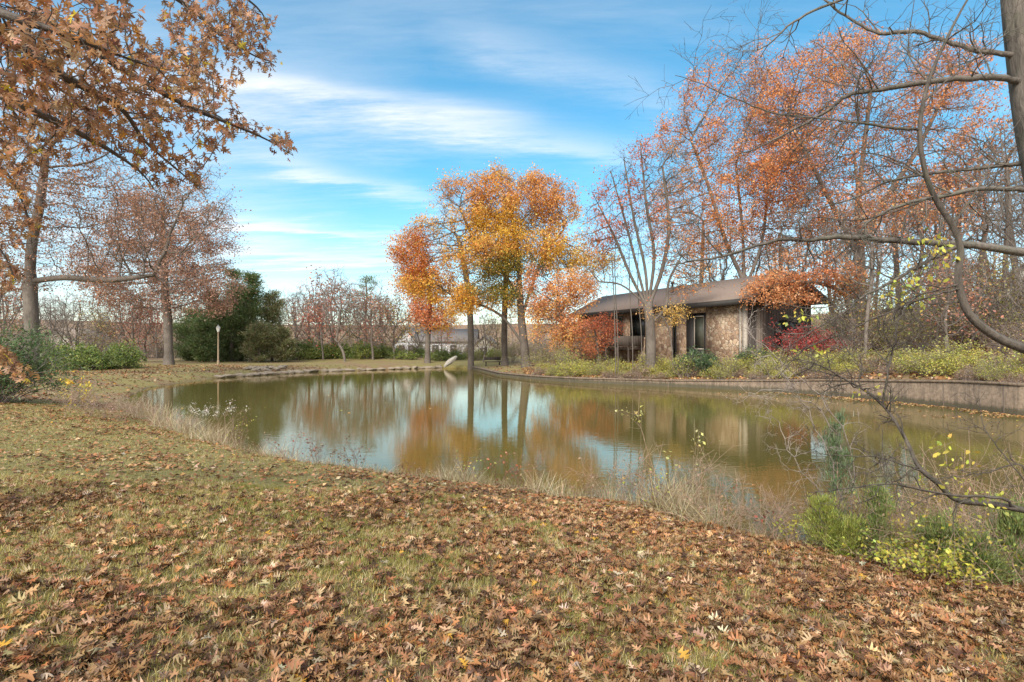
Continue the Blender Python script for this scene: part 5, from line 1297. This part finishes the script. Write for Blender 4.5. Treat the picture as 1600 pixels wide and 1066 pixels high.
M_stalk = plain_mat('dry_stalk', (.36, .25, .18), .9, .3); M_stalkr = plain_mat('red_brown_stalk', (.20, .11, .08), .9, .3)
GW = 'brown weeds on the left shore'
for (px, py, h, ns) in ((110, 640, 1.0, 14), (140, 648, .9, 16), (165, 650, 1.0, 16), (190, 650, .8, 16), (215, 656, .8, 14), (250, 664, .7, 14), (285, 672, .7, 12), (125, 628, 1.0, 12)):
    weed('weed', 'reddish brown dead weed clump on the left shore of the pond', px, 2.2 * FPX / (py - HOR) * 1.0 if px < 200 else CAMZ * FPX / (py - HOR) * .96, h, ns, [(.38, .25, .19), (.46, .33, .25)], 260, .035, group=GW, bark=M_stalk)
weed('yellow_shrub', 'small shrub with yellow leaves among the brown weeds at left', 128, 17.5, 1.25, 7, [(.62, .48, .06), (.5, .42, .1)], 120, .09, 'shrub', bark=M_stalk)
weed('yellow_shrub', 'taller thin shrub with orange yellow tip leaves left of the brown weeds', 102, 16.5, 1.35, 4, [(.72, .45, .05)], 36, .09, 'shrub', bark=M_stalk, top=True)
for (px, py, h, lb) in ((325, 682, .95, 'leftmost stalk with white seed heads by the water'), (350, 692, 1.15, 'tallest stalk with white seed heads by the water'), (300, 676, .8, 'short stalk with white seed heads by the water')):
    weed('seed_head_weed', lb, px, CAMZ * FPX / (py - HOR) * .965, h, 5, [(.75, .72, .66), (.66, .6, .52)], 110, .035, bark=M_stalk, top=True, rx=.25, spr=.045)
GT = 'thin twiggy weeds at the near water line'
for (px, py, h, ns, c_) in ((372, 700, 1.0, 4, YG), (400, 706, .6, 5, BR), (455, 716, .8, 5, [(.42, .12, .08), (.35, .2, .1)]), (500, 724, .6, 5, [(.30, .13, .08)]), (555, 732, .65, 5, [(.25, .13, .08)]), (530, 728, .4, 4, BR), (640, 742, .35, 3, BR), (733, 750, .8, 4, YG), (780, 760, .7, 4, [(.62, .22, .12)]),
                          (820, 764, .75, 5, BR), (910, 778, .6, 5, BR), (940, 782, .8, 6, BR), (975, 786, .9, 7, BR), (1005, 792, 1.0, 7, BR), (1030, 796, .9, 5, YL), (1090, 812, 1.0, 6, BR), (1125, 826, .9, 7, BR), (1150, 832, .8, 8, BR), (1180, 838, .8, 7, [(.42, .13, .09), (.35, .22, .14)]), (1210, 845, .7, 7, BR)):
    weed('twiggy_weed', 'thin bare twiggy weed with a few small leaves at the near water line', px, CAMZ * FPX / (py - HOR) * .965, h, ns, c_, 34, .05, group=GT, bark=M_stalkr if ns < 6 else M_stalk, rx=.28)
# tall thin stalks with pale yellow leaves against the water
for px, py, h, lb in ((1040, 802, 1.75, 'tall thin stalk with a few pale yellow leaves against the water, left of two'), (1078, 812, 1.35, 'tall thin stalk with pale yellow leaves against the water, right of two')):
    weed('yellow_stalk', lb, px, CAMZ * FPX / (py - HOR) * .95, h, 2, [(.72, .66, .28), (.7, .6, .2)], 26, .05, bark=M_stalk, top=True, rx=.15, spr=.05)
# right-hand corner thicket
CED = [(.22, .28, .08), (.29, .33, .11), (.33, .37, .13), (.17, .22, .08)]
CEDY = [(.38, .42, .09), (.46, .47, .13), (.31, .35, .08)]
NF = [(v_ * np.array((.55, 1, 1)), f_) for v_, f_ in NEED]
def cedar(label, px, Y, h, w, cols, n, size=.055):
    g = G(px, Y); g[2] = max(g[2], 0); s = Skel(); r0 = s.line([g + (0, 0, -.05), g + (0.02, 0, h * .5), g + (0, 0, h)], .011, .003, sub=8); tips = []
    for i in range(int(26 * h) + 16):
        u = rng.uniform(.02, .97); k = r0[int(u * (len(r0) - 1))]; a = rng.uniform(0, 6.28)
        seg = s.wander(k, (math.cos(a), math.sin(a), .7), w * (1 - u * .8) * rng.uniform(.6, 1.1), .004, .0015, 5, .18, up=.3); tips += seg
        if rng.random() < .8: tips += s.sprout(seg, 3, .08, .18, .002, 1, nseg=3)
    V, F = tubes(s.p, s.par, s.r); root = empty('cedar_sapling', g); tag(root, label, 'sapling'); mk('trunk', V - g, F, M_stalk, root)
    k = rng.integers(0, len(tips), n); T_ = np.array([s.p[q] for q in tips])[k]; pos = T_ + rng.normal(size=(n, 3)) * .022
    d = norm(pos - (g + (0, 0, h * .2)) + rng.normal(size=(n, 3)) * .12 + (0, 0, .1)); xx = norm(np.cross(d, rng.normal(size=(n, 3)))); rot = np.stack([xx, d, np.cross(xx, d)], -1)
    scatter('foliage', NF, pos, rot, size * rng.uniform(.6, 1.5, n), palette(n, cols, None, .2), M_leaf, root, origin=g); return root
cedar('tall wispy blue green cedar sapling at the shore in front of the bare twigs', 1306, 6.9, 1.75, .34, [(.20, .27, .14), (.26, .33, .17), (.16, .23, .11)], 5200)
cedar('bright yellow green cedar sapling, low and bushy, at the shore', 1288, 6.5, .62, .42, CEDY, 5200, .05)
cedar('second low yellow green cedar sapling right of the bushy one', 1325, 6.2, .42, .3, CEDY, 3000, .05)
cedar('dark green cedar sapling below the leaning bare tree', 1372, 6.1, .85, .36, CED, 4200)
cedar('green cedar sapling in the lower right corner thicket', 1470, 5.6, .55, .42, CED, 4200)
cedar('green cedar sapling against the right edge of the picture', 1585, 5.4, .75, .42, CED, 4600)
cedar('small green cedar sapling between the yellow leaved shrubs at right', 1530, 5.3, .42, .34, CED, 3000)
YS = 'yellow leaved shrubs in the right corner thicket'
for (px, Y, h, ns, n) in ((1420, 5.7, .45, 9, 240), (1445, 5.4, .5, 10, 260), (1475, 5.5, .45, 9, 220), (1395, 6.2, .8, 7, 130), (1440, 6.0, 1.0, 7, 130), (1510, 5.2, .35, 7, 120), (1560, 5.4, .8, 8, 130), (1595, 5.1, 1.0, 8, 120), (1240, 7.0, .45, 8, 90), (1350, 6.4, .55, 7, 90)):
    weed('yellow_leaf_shrub', 'thin twigged shrub with small yellow green leaves in the thicket at the lower right', px, Y, h, ns, YL, int(n * 1.7), .040, 'shrub', YS, bark=M_stalk, rx=.42, spr=.03)
for (px, Y, h) in ((1380, 6.5, 1.1), (1420, 6.4, 1.2), (1480, 6.1, 1.3), (1530, 6.0, 1.5), (1570, 5.8, 1.4), (1600, 5.7, 1.5), (1345, 6.8, 1.0), (1260, 7.2, .9), (1220, 7.3, .8), (1500, 5.7, 1.0)):
    weed('bare_weed', 'leafless brown twig clump standing in the thicket at the lower right', px, Y, h, 8, BR, 16, .05, group='leafless twig clumps in the right corner', bark=M_stalk, rx=.5)
for pr in protoT + protoS + bY + bO + bG + bB:
    if id(pr) not in used: print('UNUSED', pr.name)

n = 420
x = rng.uniform(-14, 24, n); y = rng.uniform(6, 55, n); s_, dw_, do_ = pond(x, y); ok = (s_ < -.1) & (rng.random(n) < np.clip(1.1 + s_ * .12, .12, 1)); x, y = x[ok], y[ok]; n = len(x)
o = scatter('floating_leaves', tri, np.stack([x, y, np.full(n, .008)], -1), rand_rot(n, .97), .11 * rng.uniform(.5, 1.2, n), palette(n, [(.5, .27, .10), (.6, .42, .2), (.3, .16, .09), (.6, .5, .12)], None, .2), M_litter)
tag(o, 'scattered single leaves drifting on the open pond', 'leaves', kind='stuff')
